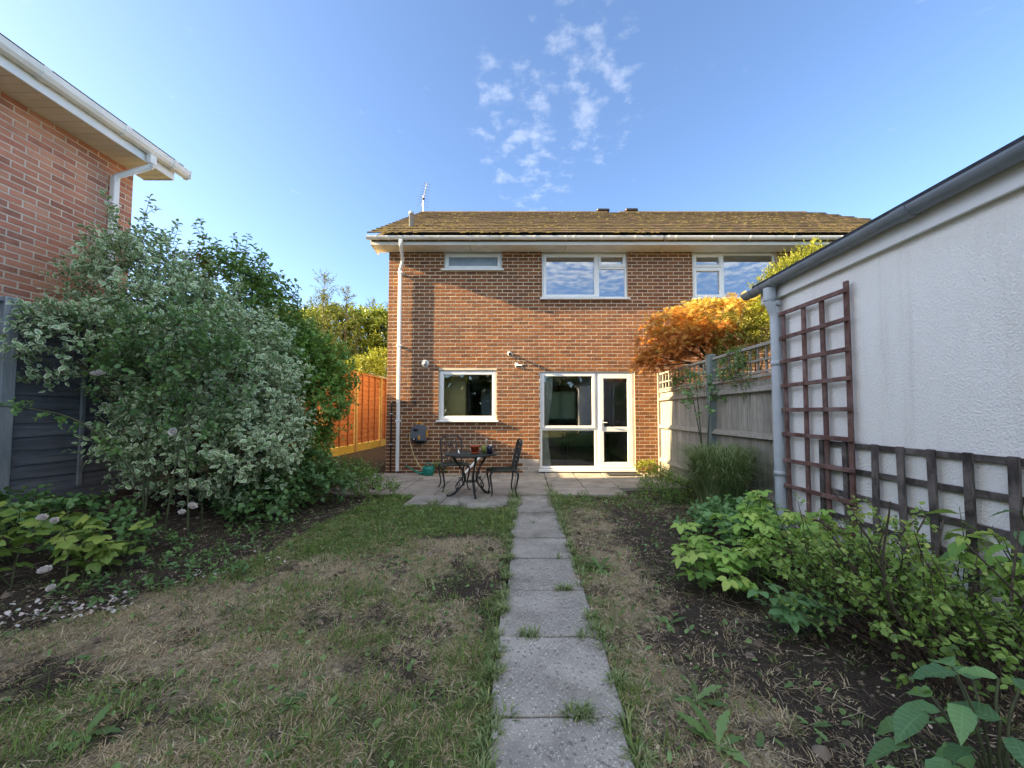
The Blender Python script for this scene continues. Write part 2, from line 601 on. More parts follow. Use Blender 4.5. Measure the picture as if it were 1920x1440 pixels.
def lawn_masks(x, y):
    """straw, green and bare soil shares, each 0..1"""
    x, y = np.asarray(x, float), np.asarray(y, float)
    n1, n2, n3 = vnoise(x, y, 11, 4, 1.3), vnoise(x, y, 23, 4, 2.2), vnoise(x, y, 37, 3, 5.0)
    be = bed_edge(y)
    left = sstep(-0.05, 0.25, x - be) * (x < 0.15)
    pe = np.exp(-np.minimum(np.abs(x + 0.16), np.abs(x - 0.43)) / 0.13)
    far = sstep(3.1, 4.6, y)
    green_l = np.clip(0.30 + 0.75 * far + 0.55 * pe + 0.5 * np.exp(-((x - be - 0.25) / 0.4) ** 2) + 2.6 * (n1 - 0.52), 0, 1)
    straw_l = np.clip(0.78 - 0.7 * far - 0.3 * pe + 2.8 * (n2 - 0.47), 0, 1)
    bare = sstep(0.52, 0.63, n3 * 0.6 + n2 * 0.4) * (1 - far)
    right = (x >= 0.15)
    rr = sstep(0.65, 1.35, x + 1.6 * (n1 - 0.5))
    farr = sstep(4.6, 5.4, y)
    green_r = np.clip(0.75 * pe + 0.25 * (1 - rr) + 0.5 * farr + 1.2 * (n1 - 0.55), 0, 1) * (1 - 0.75 * rr * (1 - farr))
    straw_r = np.clip(0.62 - 0.55 * rr + 2.6 * (n2 - 0.48), 0, 1) * (1 - 0.5 * farr)
    bare_r = np.clip(rr * 0.66 + sstep(0.5, 0.62, n3 * 0.4 + n2 * 0.6) * 0.7, 0, 1) * (1 - 0.6 * farr)
    green = np.where(right, green_r, green_l * left)
    straw = np.where(right, straw_r, straw_l * left)
    soil = np.where(right, bare_r, np.clip(bare * 0.8 + (1 - left), 0, 1))
    return straw * (1 - 0.8 * soil), green * (1 - 0.85 * soil), soil


ms, mg, mb = lawn_masks(GX, GY)
farm = (np.abs(GX + 1) > 5.5) | (GY < 0.2) | ((GY > 9) & ~((GX > -5) & (GX < -2.9)))
ms, mg, mb = np.where(farm, .35, ms), np.where(farm, .8, mg), np.where(farm, 0, mb)
nx, ny = len(gxs), len(gys)
ii = np.arange(nx * ny).reshape(ny, nx)
GF = np.stack([ii[:-1, :-1], ii[:-1, 1:], ii[1:, 1:], ii[1:, :-1]], -1).reshape(-1, 4)
me = fastmesh('ground', np.stack([GX, GY, GZ], -1).reshape(-1, 3), GF, 4, True, {'straw': ms.ravel(), 'green': mg.ravel(), 'soil': mb.ravel()})
t = NT('earth_and_thatch')
w = world_pos(t)
fib = t.noise(70, 5, 0.78, w, (1, 0.4, 1), 1.4)
fine = t.noise(160, 4, 0.75, w)
clod = t.noise(22, 5, 0.65, w)
soilc = t.mix(t.ramp(fine, 0.35, 0.75), (0.045, 0.038, 0.032), (0.15, 0.125, 0.10))
soilc = t.mix(t.ramp(t.noise(75, 3, 0.8, w), 0.64, 0.72), soilc, (0.16, 0.13, 0.10))
strawc = t.mix(t.ramp(fib, 0.3, 0.7), (0.13, 0.105, 0.07), (0.70, 0.60, 0.43))
greenc = t.mix(t.ramp(fib, 0.3, 0.7), (0.10, 0.12, 0.05), (0.24, 0.27, 0.11))
c = t.mix(t.ramp(t.math('ADD', t.attr('straw'), t.math('MULTIPLY', t.math('SUBTRACT', clod, 0.5), 1.2)), 0.2, 0.75), soilc, strawc)
c = t.mix(t.math('MULTIPLY', t.ramp(t.math('ADD', t.attr('green'), t.math('MULTIPLY', t.math('SUBTRACT', clod, 0.5), 0.9)), 0.25, 0.9), 0.7), c, greenc)
M['ground'] = t.done(t.principled(c, 0.97, t.bump(t.math('ADD', t.math('MULTIPLY', clod, 1.2), fib), 0.9, 0.03), 0.1))
tag(link('ground', me, M['ground']), 'dry lawn and dark soil of the back garden', 'ground', kind='structure')


def m_slab(name, col, spk=0.5, moss=0.35):
    t = NT(name)
    w = world_pos(t)
    r = piece_random(t)
    n = t.noise(3.0, 6, 0.65, w)
    sp = t.noise(95, 3, 0.85, w)
    sp2 = t.noise(48, 2, 0.7, w)
    st = t.noise(1.6, 4, 0.6, w)
    c = t.mix(t.ramp(n, 0.3, 0.7), tuple(x * 0.62 for x in col), tuple(x * 1.15 for x in col))
    c = t.mix(t.math('MULTIPLY', r, 0.6), c, tuple(x * 0.66 for x in col))
    c = t.mix(t.math('MULTIPLY', t.ramp(sp, 0.56, 0.66), spk), c, tuple(min(1, x * 2.1) for x in col))
    c = t.mix(t.math('MULTIPLY', t.ramp(sp2, 0.56, 0.66), spk), c, tuple(x * 0.42 for x in col))
    c = t.mix(t.math('MULTIPLY', t.ramp(st, 0.52, 0.72), moss), c, (0.07, 0.065, 0.04))
    return t.done(t.principled(c, 0.93, t.bump(t.math('ADD', sp, sp2), 0.55, 0.006), 0.15))


M['slab'] = m_slab('concrete_slab', (0.40, 0.385, 0.355), 0.85, 0.6)
M['patio'] = m_slab('patio_concrete', (0.42, 0.385, 0.335), 0.25, 0.5)


def slab_mesh(w, d, h, seed, seg=4):
    """paving slab with a worn, slightly uneven edge"""
    r = rnd(seed)
    pts = []
    for (ax, ay, bx, by) in ((0, 0, 1, 0), (1, 0, 1, 1), (1, 1, 0, 1), (0, 1, 0, 0)):
        for k in range(seg):
            t_ = k / seg
            pts.append(((ax + (bx - ax) * t_) * w + r.uniform(-.005, .005), (ay + (by - ay) * t_) * d + r.uniform(-.005, .005)))
    n = len(pts)
    c = (w / 2, d / 2)
    ins = [(p[0] + (c[0] - p[0]) * 0.022, p[1] + (c[1] - p[1]) * 0.022) for p in pts]
    v = [(p[0], p[1], -h) for p in pts] + [(p[0], p[1], -0.006) for p in pts] + [(p[0], p[1], 0) for p in ins]
    f = [(i, (i + 1) % n, n + (i + 1) % n, n + i) for i in range(n)] + [(n + i, n + (i + 1) % n, 2 * n + (i + 1) % n, 2 * n + i) for i in range(n)]
    f.append(tuple(range(2 * n, 3 * n)))
    return MB().add(v, f).mesh('slab')


path = thing('path', 'straight concrete slab path running from camera to patio', 'path')
tag(path, kind='structure')
rp = rnd(5)
for i in range(10):
    y0, y1, x0, x1 = PATH_Y[i], PATH_Y[i + 1], PATH_L[i], PATH_R[i]
    o = link('slab', slab_mesh(x1 - x0, y1 - y0 - 0.020, 0.06, i), M['slab'], path, (x0, y0 + 0.010, 0.02 + rp.uniform(-.006, .006)))
    o.rotation_euler = (R(rp.uniform(-.5, .5)), R(rp.uniform(-.5, .5)), R(rp.uniform(-.7, .7)))
patio = thing('patio', 'worn concrete patio slabs along the foot of the brick house', 'patio')
tag(patio, kind='structure')
cols = [-3.35, -2.66, -2.04, -1.43, -0.82, -0.19, 0.41, 1.02, 1.62, 2.24, 2.80]
rows = [5.95, 6.48, 7.02, 7.57, 8.105]
k = 50
for r_ in range(4):
    for c_ in range(10):
        if r_ == 0 and c_ > 7:
            continue
        k += 1
        sh = 0.0
        o = link('slab', slab_mesh(cols[c_ + 1] - cols[c_] - 0.013, rows[r_ + 1] - rows[r_] - 0.013, 0.05, k), M['patio'], patio, (cols[c_] + sh, rows[r_] + 0.006, 0.02 + rp.uniform(-.004, .004)))
        o.rotation_euler = (R(rp.uniform(-.3, .3)), R(rp.uniform(-.3, .3)), R(rp.uniform(-.3, .3)))
for c_ in range(3):
    x0 = -1.72 + c_ * 0.52
    o = link('slab', slab_mesh(0.508, 0.60, 0.05, 120 + c_), M['slab'], patio, (x0, 5.335, 0.018))
dc = MB()
dc.lathe([(0, .0), (.34, .0), (.365, -.008), (.37, -.05)], 36)
o = dc.build('round_slab', M['slab'], patio, (-0.60, 5.47, 0.062))

# ================================================================== brickwork
_bricks = {}


def brick_mesh(w, h, mat, vtx):
    key = (round(w, 3), round(h, 3), mat.name, vtx)
    if key not in _bricks:
        r = rnd(hash(key[:2]) % 1000 + vtx)
        j = lambda s=0.0016: r.uniform(-s, s)
        c, d = 0.003, 0.045
        b = [(0, 0), (w, 0), (w, h), (0, h)]
        v = [(x + j(), d, z + j()) for x, z in b] + [(x + j(), -0.0015, z + j()) for x, z in b]
        v += [(min(max(x, c), w - c), -0.0040 + j(0.001), min(max(z, c), h - c)) for x, z in b]
        f = []
        for q in (0, 4):
            for i in range(4):
                f.append((q + i, q + (i + 1) % 4, q + 4 + (i + 1) % 4, q + 4 + i))
        f.append((8, 9, 10, 11))
        me = MB().add(v, f).mesh('brick')
        me.materials.append(mat)
        _bricks[key] = me
    return _bricks[key]


def lay_bricks(parent, origin, rz, u0, u1, z0, z1, holes, mat, course, length, pick, n_obj, seed, special=None, rest_name='bricks', own=None):
    """bricks on a wall face; the n_obj best by pick(u,z) are objects, the rest one part"""
    r = rnd(seed)
    items = []
    nrow = int((z1 - z0) / course)
    for k in range(nrow + 1):
        za, zb = z0 + k * course, min(z0 + k * course + course - 0.015, z1)
        if zb - za < 0.02:
            continue
        cuts = sorted([(h[0], h[1]) for h in holes if h[2] < zb - 0.02 and h[3] > za + 0.02])
        spans, a = [], u0
        for (c0, c1) in cuts:
            if c0 > a:
                spans.append((a, c0))
            a = max(a, c1)
        if a < u1:
            spans.append((a, u1))
        s = u0 - (length / 2 if k % 2 else 0) - 0.0
        while s < u1:
            for (a, b) in spans:
                x0, x1 = max(s, a + 0.002), min(s + length - 0.015, b - 0.002)
                if x1 - x0 > 0.025 and (own is None or own((x0 + x1) / 2)):
                    items.append((x0, x1, za, zb))
            s += length
    items.sort(key=lambda q: pick((q[0] + q[1]) / 2, (q[2] + q[3]) / 2) + (0 if q[1] - q[0] > 0.12 else 5))
    mtx = Matrix.Translation(origin) @ Matrix.Rotation(rz, 4, 'Z')
    rest, restw = MB(), MB()
    for i, (x0, x1, za, zb) in enumerate(items):
        sp = special and special((x0 + x1) / 2, (za + zb) / 2)
        mm = M['brick_white'] if sp else mat
        me = brick_mesh(x1 - x0, zb - za, mm, r.randrange(3))
        dy = r.uniform(-0.0012, 0.0012)
        if i < n_obj:
            o = link('brick', me, None, parent)
            o.location = mtx @ Vector((x0, dy, za))
            o.rotation_euler = (0, 0, rz + r.uniform(-.004, .004))
        else:
            q = restw if sp else rest
            q.add([mtx @ (Vector(v.co) + Vector((x0, dy, za))) for v in me.vertices], [tuple(p.vertices) for p in me.polygons])
    if rest.v:
        tag(rest.build(rest_name, mat, parent), kind='stuff')
    if restw.v:
        tag(restw.build('limed_bricks', M['brick_white'], parent), kind='stuff')


def wall_cells(mb, us, zs, holes, place, th):
    """flat wall with openings, only outside faces and reveals"""
    us = sorted(set([us[0], us[1]] + [h for q in holes for h in q[:2] if us[0] < h < us[1]]))
    zs = sorted(set([zs[0], zs[1]] + [h for q in holes for h in q[2:] if zs[0] < h < zs[1]]))

    def solid(i, j):
        if not (0 <= i < len(us) - 1 and 0 <= j < len(zs) - 1):
            return False
        u, z = (us[i] + us[i + 1]) / 2, (zs[j] + zs[j + 1]) / 2
        return not any(h[0] < u < h[1] and h[2] < z < h[3] for h in holes)
    for i in range(len(us) - 1):
        for j in range(len(zs) - 1):
            if not solid(i, j):
                continue
            a, b, c, d = us[i], us[i + 1], zs[j], zs[j + 1]
            mb.add([place(a, 0, c), place(b, 0, c), place(b, 0, d), place(a, 0, d)], [(0, 1, 2, 3)])
            mb.add([place(a, th, c), place(a, th, d), place(b, th, d), place(b, th, c)], [(0, 1, 2, 3)])
            for (di, dj, p, q) in ((-1, 0, (a, c), (a, d)), (1, 0, (b, d), (b, c)), (0, -1, (b, c), (a, c)), (0, 1, (a, d), (b, d))):
                if not solid(i + di, j + dj):
                    mb.add([place(p[0], 0, p[1]), place(q[0], 0, q[1]), place(q[0], th, q[1]), place(p[0], th, p[1])], [(0, 1, 2, 3)])


YF = 8.13
SOF = 4.87


def ring_frame(mb, x0, x1, z0, z1, w, y0, y1, c=0.006):
    mb.cbox(x0, x0 + w, y0, y1, z0, z1, c)
    mb.cbox(x1 - w, x1, y0, y1, z0, z1, c)
    mb.cbox(x0 + w + .0004, x1 - w - .0004, y0 + .001, y1 - .001, z0, z0 + w, c)
    mb.cbox(x0 + w + .0004, x1 - w - .0004, y0 + .001, y1 - .001, z1 - w, z1, c)


def window(parent, x0, x1, z0, z1, panes, sill=True, glass='glass', name='window', yo=0.035, w=0.05):
    f = MB()
    ring_frame(f, x0 + .004, x1 - .004, z0 + .004, z1 - .004, w, YF + yo, YF + yo + 0.07)
    xs = sorted({p[0] for p in panes} | {p[1] for p in panes})[1:-1]
    for xm in xs:
        f.cbox(xm - .032, xm + .032, YF + yo + .002, YF + yo + .068, z0 + w + .005, z1 - w - .005)
    for p in panes:
        if p[3] < z1 - .1:
            f.cbox(max(p[0], x0 + w) + .033 * (p[0] > x0 + .01), p[1] - .033 - (w - .03) * (p[1] > x1 - .01), YF + yo + .004, YF + yo + .066, p[3] - .028, p[3] + .028)
    win = f.build(name, M['upvc'], parent)
    for (a, b, c, d, sash, gl) in panes:
        a2 = a + (w if abs(a - x0) < .01 else .03)
        b2 = b - (w if abs(b - x1) < .01 else .03)
        c2 = c + (w if abs(c - z0) < .01 else .026)
        d2 = d - (w if abs(d - z1) < .01 else .026)
        if sash:
            s = MB()
            e = 0.012
            ring_frame(s, a2 - e, b2 + e, c2 - e, d2 + e, 0.06, YF + yo - .016, YF + yo + .05, 0.008)
            s.build('sash', M['upvc'], win)
            a2, b2, c2, d2 = a2 + .045, b2 - .045, c2 + .045, d2 - .045
        g = MB()
        g.box(a2 - .004, b2 + .004, YF + yo + .026, YF + yo + .034, c2 - .004, d2 + .004)
        g.build('pane', M[gl], win)
    if sill:
        s = MB()
        s.cbox(x0 - .045, x1 + .045, YF - .075, YF + yo + .05, z0 - .034, z0 + .002, .006)
        s.build('sill', M['upvc'], win)
    return win


# ================================================================== the house
HOLES = [(-1.80, -0.52, 4.475, SOF + .02), (0.367, 2.259, 3.83, SOF + .02), (-1.889, -0.626, 1.145, 2.244), (0.315, 2.385, 0.075, 2.209)]
HOLES2 = [(3.70, 5.56, 3.83, SOF + .02)]
house = thing('brick_house', 'red brick house with mossy tiled roof, patio door and kitchen window', 'house', (0, YF, 0))
house.location = (0, 0, 0)
house2 = thing('brick_house', 'adjoining red brick half house, upper window seen behind the orange maple', 'house')
for (hs, u0, u1, holes) in ((house, -3.02, 2.928, HOLES), (house2, 2.932, 8.86, HOLES2)):
    wl_ = MB()
    wall_cells(wl_, (u0, u1), (-0.15, SOF + .25), holes, lambda u, t_, z: (u, YF + t_, z), 0.27)
    # side gable wall and party wall, rear wall with a window to the street
    sx = u0 if hs is house else u1 - 0.25
    wl_.prism([(YF + .272, -.15), (14.7, -.15), (14.7, 5.1), (11.5, 7.42), (YF + .272, 5.1)], 'x', sx, sx + .25)
    wl_.build('wall', M['mortar'], hs)
    bw = MB()
    if hs is house:
        wall_cells(bw, (u0 + .251, u1), (-.15, 5.1), [(0.75, 1.95, 1.05, 2.2), (-1.3, -0.6, 0.9, 2.2)], lambda u, t_, z: (u, 14.45 + t_, z), .25)
    else:
        bw.box(u0, u1 - .251, 14.45, 14.7, -.15, 5.1)
    bw.build('rear_wall', M['mortar'], hs)
lay_bricks(house, Vector((0, YF, 0)), 0, -3.02, 8.86, 0.0, SOF + .16, HOLES, M['brick'], 0.0793, 0.2292,
           lambda u, z: math.hypot(u - 0.1, z - 2.6), 300, 1, lambda u, z: -0.12 < u < 0.32 and z < 0.31, own=lambda c: c < 2.93)
lay_bricks(house2, Vector((0, YF, 0)), 0, -3.02, 8.86, 0.0, SOF + .16, HOLES2, M['brick'], 0.0793, 0.2292,
           lambda u, z: math.hypot(u - 3.2, (z - 4.3) * .8) + (4 if u > 5.6 else 0), 220, 2, own=lambda c: c >= 2.93)

window(house, -1.80, -0.52, 4.475, SOF, [(-1.80, -0.52, 4.475, SOF, True, 'frosted')])
window(house, 0.367, 2.259, 3.83, SOF, [(0.367, 1.606, 3.83, SOF, True, 'glass_up'), (1.606, 2.259, 3.83, 4.53, False, 'glass_up'), (1.606, 2.259, 4.53, SOF, True, 'glass_up')])
window(house, -1.889, -0.626, 1.145, 2.244, [(-1.889, -0.626, 1.145, 2.244, True, 'glass')])
window(house2, 3.70, 5.56, 3.83, SOF, [(3.70, 4.382, 3.83, 4.53, True, 'glass_up'), (3.70, 4.382, 4.53, SOF, True, 'glass_up'), (4.382, 5.56, 3.83, SOF, False, 'glass_up')])
# patio window and door
pw = window(house, 0.315, 1.56, 0.10, 2.209, [(0.315, 1.56, 0.10, 0.955, False, 'glass'), (0.315, 1.56, 0.955, 2.209, True, 'glass')], sill=False, name='patio_window')
d = MB()
ring_frame(d, 1.562, 2.381, 0.10, 2.205, 0.055, YF + .035, YF + .105)
door = d.build('door', M['upvc'], house)
lf = MB()
ring_frame(lf, 1.605, 2.338, 0.135, 2.165, 0.105, YF + .018, YF + .085, .008)
lf.cbox(1.711, 2.232, YF + .020, YF + .083, 0.90, 1.005, .008)
lf.build('door_leaf', M['upvc'], door)
for (a, b) in ((0.236, 0.904), (1.001, 2.064)):
    MB().box(1.705, 2.238, YF + .048, YF + .056, a, b).build('pane', M['glass'], door)
hd = MB()
hd.cbox(1.640, 1.672, YF + .004, YF + .0175, 0.93, 1.17, .004)
hd.tube([(1.656, YF + .004, 1.10), (1.656, YF - .035, 1.10)], .009, 8)
hd.tube([(1.656, YF - .035, 1.10), (1.70, YF - .040, 1.10), (1.775, YF - .038, 1.098)], .009, 8)
hd.build('handle', M['upvc'], door)
th = MB()
th.cbox(0.285, 2.415, YF - .07, YF + .10, 0.045, 0.098, .006)
th.build('threshold', M['upvc'], house)
MB().cbox(0.33, 2.37, YF - .012, YF + .06, -.02, 0.044, .004).build('plinth', M['black'], house)

# fascia, soffit, gutter, downpipe
YG = YF - 0.37
for (hs, u0, u1) in ((house, -3.26, 2.93), (house2, 2.932, 9.12)):
    fs = MB()
    fs.cbox(u0, u1, YG - .02, YG, SOF - .01, 5.02, .004)
    fs.build('fascia', M['upvc'], hs)
    so = MB()
    n = 3 if hs is house else 3
    for k in range(n):
        a = u0 + (u1 - u0) * k / n
        b = u0 + (u1 - u0) * (k + 1) / n
        MB().cbox(a + .004, b - .004, YG + .001, YF + .03, SOF + .001 + .004 * (k % 2), SOF + .02 + .004 * (k % 2), .003).build('soffit_board', M['soffit'], hs)
    # half-round gutter
    pr = [(YG - .105 + .056 * math.cos(a), 4.995 + .062 * math.sin(a)) for a in [math.pi + math.pi * i / 10 for i in range(11)]]
    pr += [(YG - .105 + .050 * math.cos(a), 4.995 + .056 * math.sin(a)) for a in [2 * math.pi - math.pi * i / 10 for i in range(11)]]
    g = MB()
    g.prism(pr, 'x', u0 - .06, u1)
    gut = g.build('gutter', M['gutter_white'], hs)
    k = 0
    bx = [-3.10, -2.86, -2.50, -2.33, -1.80, -1.15, -0.98, -0.45, 0.2, 0.85, 1.02, 1.6, 2.3] if hs is house else [3.0, 3.15, 3.9, 4.7, 5.6, 6.6, 7.6, 8.6]
    for x in bx:
        wdt = 0.016
        q = [(YG - .105 + .064 * math.cos(a), 4.995 + .070 * math.sin(a)) for a in [math.pi + math.pi * i / 10 for i in range(11)]]
        q += [(YG - .105 + .0565 * math.cos(a), 4.995 + .0625 * math.sin(a)) for a in [2 * math.pi - math.pi * i / 10 for i in range(11)]]
        MB().prism(q, 'x', x - wdt, x + wdt).build('bracket', M['gutter_white'], gut)
eb = MB()
eb.prism([(YG - .02, SOF - .01), (YF + .02, SOF - .06), (YF + .06, SOF + .10), (YF + .06, 5.14), (YG - .02, 5.02)], 'x', -3.275, -3.262)
eb.build('box_end', M['soffit'], house)
dp = MB()
dp.cbox(-2.645, -2.565, YG - .145, YG - .065, 4.88, 4.935, .008)
dp.tube(bezier([(-2.605, YG - .105, 4.89), (-2.61, YG - .09, 4.82), (-2.67, YF - .16, 4.62), (-2.735, YF - .085, 4.47), (-2.74, YF - .08, 4.40)], 4), .034, 8)
dp.cbox(-2.774, -2.706, YF - .114, YF - .046, .06, 4.42, .012)
dpo = dp.build('downpipe', M['upvc'], house)
for z in (4.36, 2.75, 1.12):
    MB().cbox(-2.79, -2.69, YF - .120, YF - .002, z, z + .035, .004).build('pipe_clip', M['upvc'], dpo)

# ---- roof
EY, EZ, RY, RZ = 7.64, 5.045, 11.5, 7.60
SL = math.hypot(RY - EY, RZ - EZ)
SA = math.atan2(RZ - EZ, RY - EY)
t = NT('roof_tile')
w = world_pos(t)
r = piece_random(t)
c = t.mix(r, (0.10, 0.075, 0.058), (0.16, 0.12, 0.085))
n = t.noise(3.2, 6, 0.7, w)
n2 = t.noise(26, 4, 0.75, w)
c = t.mix(t.ramp(t.math('ADD', n, t.math('MULTIPLY', n2, 0.35)), 0.60, 0.82), c, (0.14, 0.12, 0.055))
c = t.mix(t.math('MULTIPLY', t.ramp(n2, 0.55, 0.7), 0.5), c, (0.06, 0.05, 0.03))
M['tile'] = t.done(t.principled(c, 0.95, t.bump(n2, 0.9, 0.03), 0.1))
t = NT('moss')
c = t.mix(t.noise(9, 4, 0.7, world_pos(t)), (0.07, 0.06, 0.025), (0.15, 0.12, 0.05))
M['moss'] = t.done(t.principled(c, 1.0, t.bump(t.noise(90, 3, 0.7, world_pos(t)), 1.0, 0.02), 0.05))
tile_me = []
for q in range(4):
    rr_ = rnd(q)
    b = MB()
    j = lambda s: rr_.uniform(-s, s)
    v = []
    for (x, y) in ((0.003, 0), (0.30, 0), (0.30, 0.36), (0.003, 0.36)):
        v.append((x + j(.0015), y + j(.003), 0.012 + j(.0015) if y == 0 else -0.012))
    v += [(a, b_, z + .024 + j(.002)) for a, b_, z in v]
    b.add(v, [(0, 3, 2, 1), (4, 5, 6, 7), (0, 1, 5, 4), (1, 2, 6, 5), (2, 3, 7, 6), (3, 0, 4, 7)])
    me_ = b.mesh('tile')
    me_.materials.append(M['tile'])
    tile_me.append(me_)
rt = rnd(77)
for (hs, u0, u1) in ((house, -3.30, 2.93), (house2, 2.932, 9.15)):
    rf = MB()
    rf.prism([(EY + .02, EZ - .07), (RY, RZ - .06), (15.3, EZ - .07), (15.3, EZ - .12), (RY, RZ - .16), (EY + .1, EZ - .12)], 'x', u0 + .05, u1 - .05 if hs is house2 else u1)
    roof = rf.build('roof', M['tile'], hs)
    rest, n_obj, gauge = MB(), 0, 0.292
    nrow = int(SL / gauge) + 1
    per = int(round(12.45 / 0.303))
    for k in range(nrow):
        s = k * gauge
        y, z = EY + s * math.cos(SA), EZ + s * math.sin(SA)
        sh = 0.15 if k % 2 else 0.0
        for i in range(-1 if k % 2 else 0, per):
            x = -3.30 + i * 0.303 + sh
            half = i < 0
            x = max(x, -3.30)
            if (x + .15 > 2.93) == (hs is house):
                continue
            me_ = tile_me[rt.randrange(4)]
            m_ = Matrix.Translation((x, y - 0.03, z - 0.005 + rt.uniform(-.002, .0025))) @ Matrix.Rotation(SA, 4, 'X') @ Matrix.Rotation(R(rt.uniform(-.25, .25)), 4, 'Z') @ Matrix.Scale(.49 if half else 1.0, 4, (1, 0, 0))
            if n_obj < 300:
                o = link('tile', me_, None, roof)
                o.matrix_world = m_
                n_obj += 1
            else:
                rest.add([m_ @ v.co for v in me_.vertices], [tuple(p.vertices) for p in me_.polygons])
    if rest.v:
        tag(rest.build('tiles', M['tile'], roof), kind='stuff')
    # moss cushions in the tile joints
    ms_ = MB()
    for q in range(1500):
        k = min(int(abs(rt.gauss(0, 1)) * 5), nrow - 1) if rt.random() < .5 else rt.randrange(nrow)
        s = k * gauge + rt.uniform(-.02, .05)
        x = rt.uniform(u0 + .1, u1 - .1)
        if vnoise(x * 1.0, s * 1.0, 9, 3, 1.1) < 0.47:
            continue
        y, z = EY + s * math.cos(SA) - 0.03, EZ + s * math.sin(SA) + .015
        rx, h_ = rt.uniform(.02, .075), rt.uniform(.012, .04)
        v = [(x, y, z + h_)] + [(x + rx * math.cos(a) * rt.uniform(.7, 1.2), y + rx * .6 * math.sin(a), z + math.sin(a) * rx * .35) for a in [i * math.pi / 3 for i in range(6)]]
        ms_.add(v, [(0, 1 + i, 1 + (i + 1) % 6) for i in range(6)], True)
    tag(ms_.build('moss', M['moss'], roof), kind='stuff')
    for i in range(int((u1 - u0) / 0.45)):
        rd = MB()
        x = u0 + .02 + i * .45
        rd.prism([(RY + .12 * math.cos(a), RZ - .03 + .075 * math.sin(a)) for a in [math.pi * j / 8 for j in range(9)]], 'x', x, x + .445)
        rd.build('ridge_tile', M['tile'], roof)
vp = MB()
vp.lathe([(.0, 0), (.052, 0), (.052, .36), (.058, .36), (.058, .42), (.0, .42)], 14)
vp.build('vent_pipe', m_plain('vent_grey', (.42, .45, .47), .5, dirt=(.1, .1, .1)), house, (-2.63, 8.42, 5.52))
for x in (2.44,):
    b = MB()
    b.cbox(x - .20, x + .20, RY - .12, RY + .12, RZ + .02, RZ + .11, .03)
    b.build('ridge_vent', M['black'], house)
b = MB()
b.cbox(3.13, 3.53, RY - .12, RY + .12, RZ + .02, RZ + .12, .03)
b.build('ridge_vent', M['black'], house2)

# TV aerial on the gable
M['alloy'] = m_plain('aerial_alloy', (.45, .46, .47), .4, metal=.7)
an = thing('tv_aerial', 'thin television aerial on a mast above the roof ridge', 'aerial', (-3.23, 11.55, 7.4))
MB().tube([(0, 0, 0), (0, 0, .80)], .018, 6).build('mast', M['alloy'], an)
bm_ = MB()
bdir = Vector((.20, -.35, .28)).normalized()
bm_.tube([Vector((0, 0, .72)) - bdir * .28, Vector((0, 0, .72)) + bdir * .50], .011, 6)
bm_.build('boom', M['alloy'], an)
side = bdir.cross(Vector((0, 0, 1))).normalized()
for k in range(9):
    c_ = Vector((0, 0, .72)) + bdir * (-.26 + .09 * k)
    ln = .20 - .012 * k
    MB().tube([c_ - side * ln, c_ + side * ln], .006, 5).build('element', M['alloy'], an)
MB().cbox(-.03, .03, -.03, .03, .66, .74, .01).build('clamp', M['black'], an)

# ---- rooms behind the glass
M['ochre'] = m_plain('ochre_paint', (.80, .58, .24), .7, .05, 2)
M['cream'] = m_plain('cream_paint', (.66, .58, .44), .7, .05, 2)
M['carpet'] = m_plain('brown_carpet', (.14, .10, .07), .95, .2, 6)
M['darkwood'] = m_plain('dark_wood', (.06, .045, .035), .5, .2, 6)
M['white_enamel'] = m_plain('white_enamel', (.75, .77, .75), .3, .03)
M['curtain'] = m_plain('cream_curtain', (.72, .66, .55), .85, .08, 4)
rm = MB()
rm.box(-2.76, -.12, YF + .30, 14.4, -.06, -.002)
rm.box(-.06, 2.7, YF + .30, 14.4, -.06, .04)
rm.build('floor', M['carpet'], house)
rm = MB()
rm.box(-2.76, 2.7, YF + .272, 14.44, 2.36, 2.42)
rm.build('ceiling', M['cream'], house)
rm = MB()
rm.box(-2.762, -2.70, YF + .272, 11.2, 0, 2.355)
rm.box(-2.70, -1.39, 8.66, 9.2, 0, 2.30)
rm.build('kitchen_wall', M['ochre'], house)
rm = MB()
rm.box(-.12, -.06, YF + .272, 14.44, 0, 2.355)
rm.box(2.70, 2.76, YF + .272, 14.44, .04, 2.355)
rm.build('partition', M['cream'], house)
MB().cbox(-1.388, -1.31, 8.9, 9.2, 0, 2.355, .01).build('door_frame', M['darkwood'], house)
fr = MB()
fr.cbox(-1.18, -.72, 9.9, 10.5, 0, 1.98, .02)
fr.build('fridge', M['white_enamel'], house)
tp = MB()
tp.tube(bezier([(-1.05, YF + .5, .95), (-1.05, YF + .5, 1.26), (-1.02, YF + .42, 1.30), (-.99, YF + .36, 1.24)], 5), .012, 8)
tp.build('tap', M['alloy'], house)
MB().box(-1.30, -.15, YF + .28, YF + .85, .88, .93).build('worktop', M['darkwood'], house)
cu = MB()
pts = []
for i in range(41):
    x = .37 + .20 * i / 40
    pts.append((x, YF + .17 + .022 * math.sin(i * 1.1)))
vv = []
for kz in range(9):
    z = .12 + 2.0 * kz / 8
    sq = 1.0 - .35 * math.sin(math.pi * min(1, max(0, (1.6 - z) / 1.4))) if z < 1.6 else 1.0
    vv += [(.37 + (p[0] - .37) * (sq + .25 * (kz / 8) ** 3), p[1], z) for p in pts]
cu.add(vv, [(k * 41 + i, k * 41 + i + 1, (k + 1) * 41 + i + 1, (k + 1) * 41 + i) for k in range(8) for i in range(40)], True)
cu.build('curtain', M['curtain'], house)
fw = MB()
ring_frame(fw, .75, 1.95, 1.05, 2.2, .06, 14.5, 14.56)
fw.cbox(1.32, 1.38, 14.5, 14.56, 1.111, 2.139)
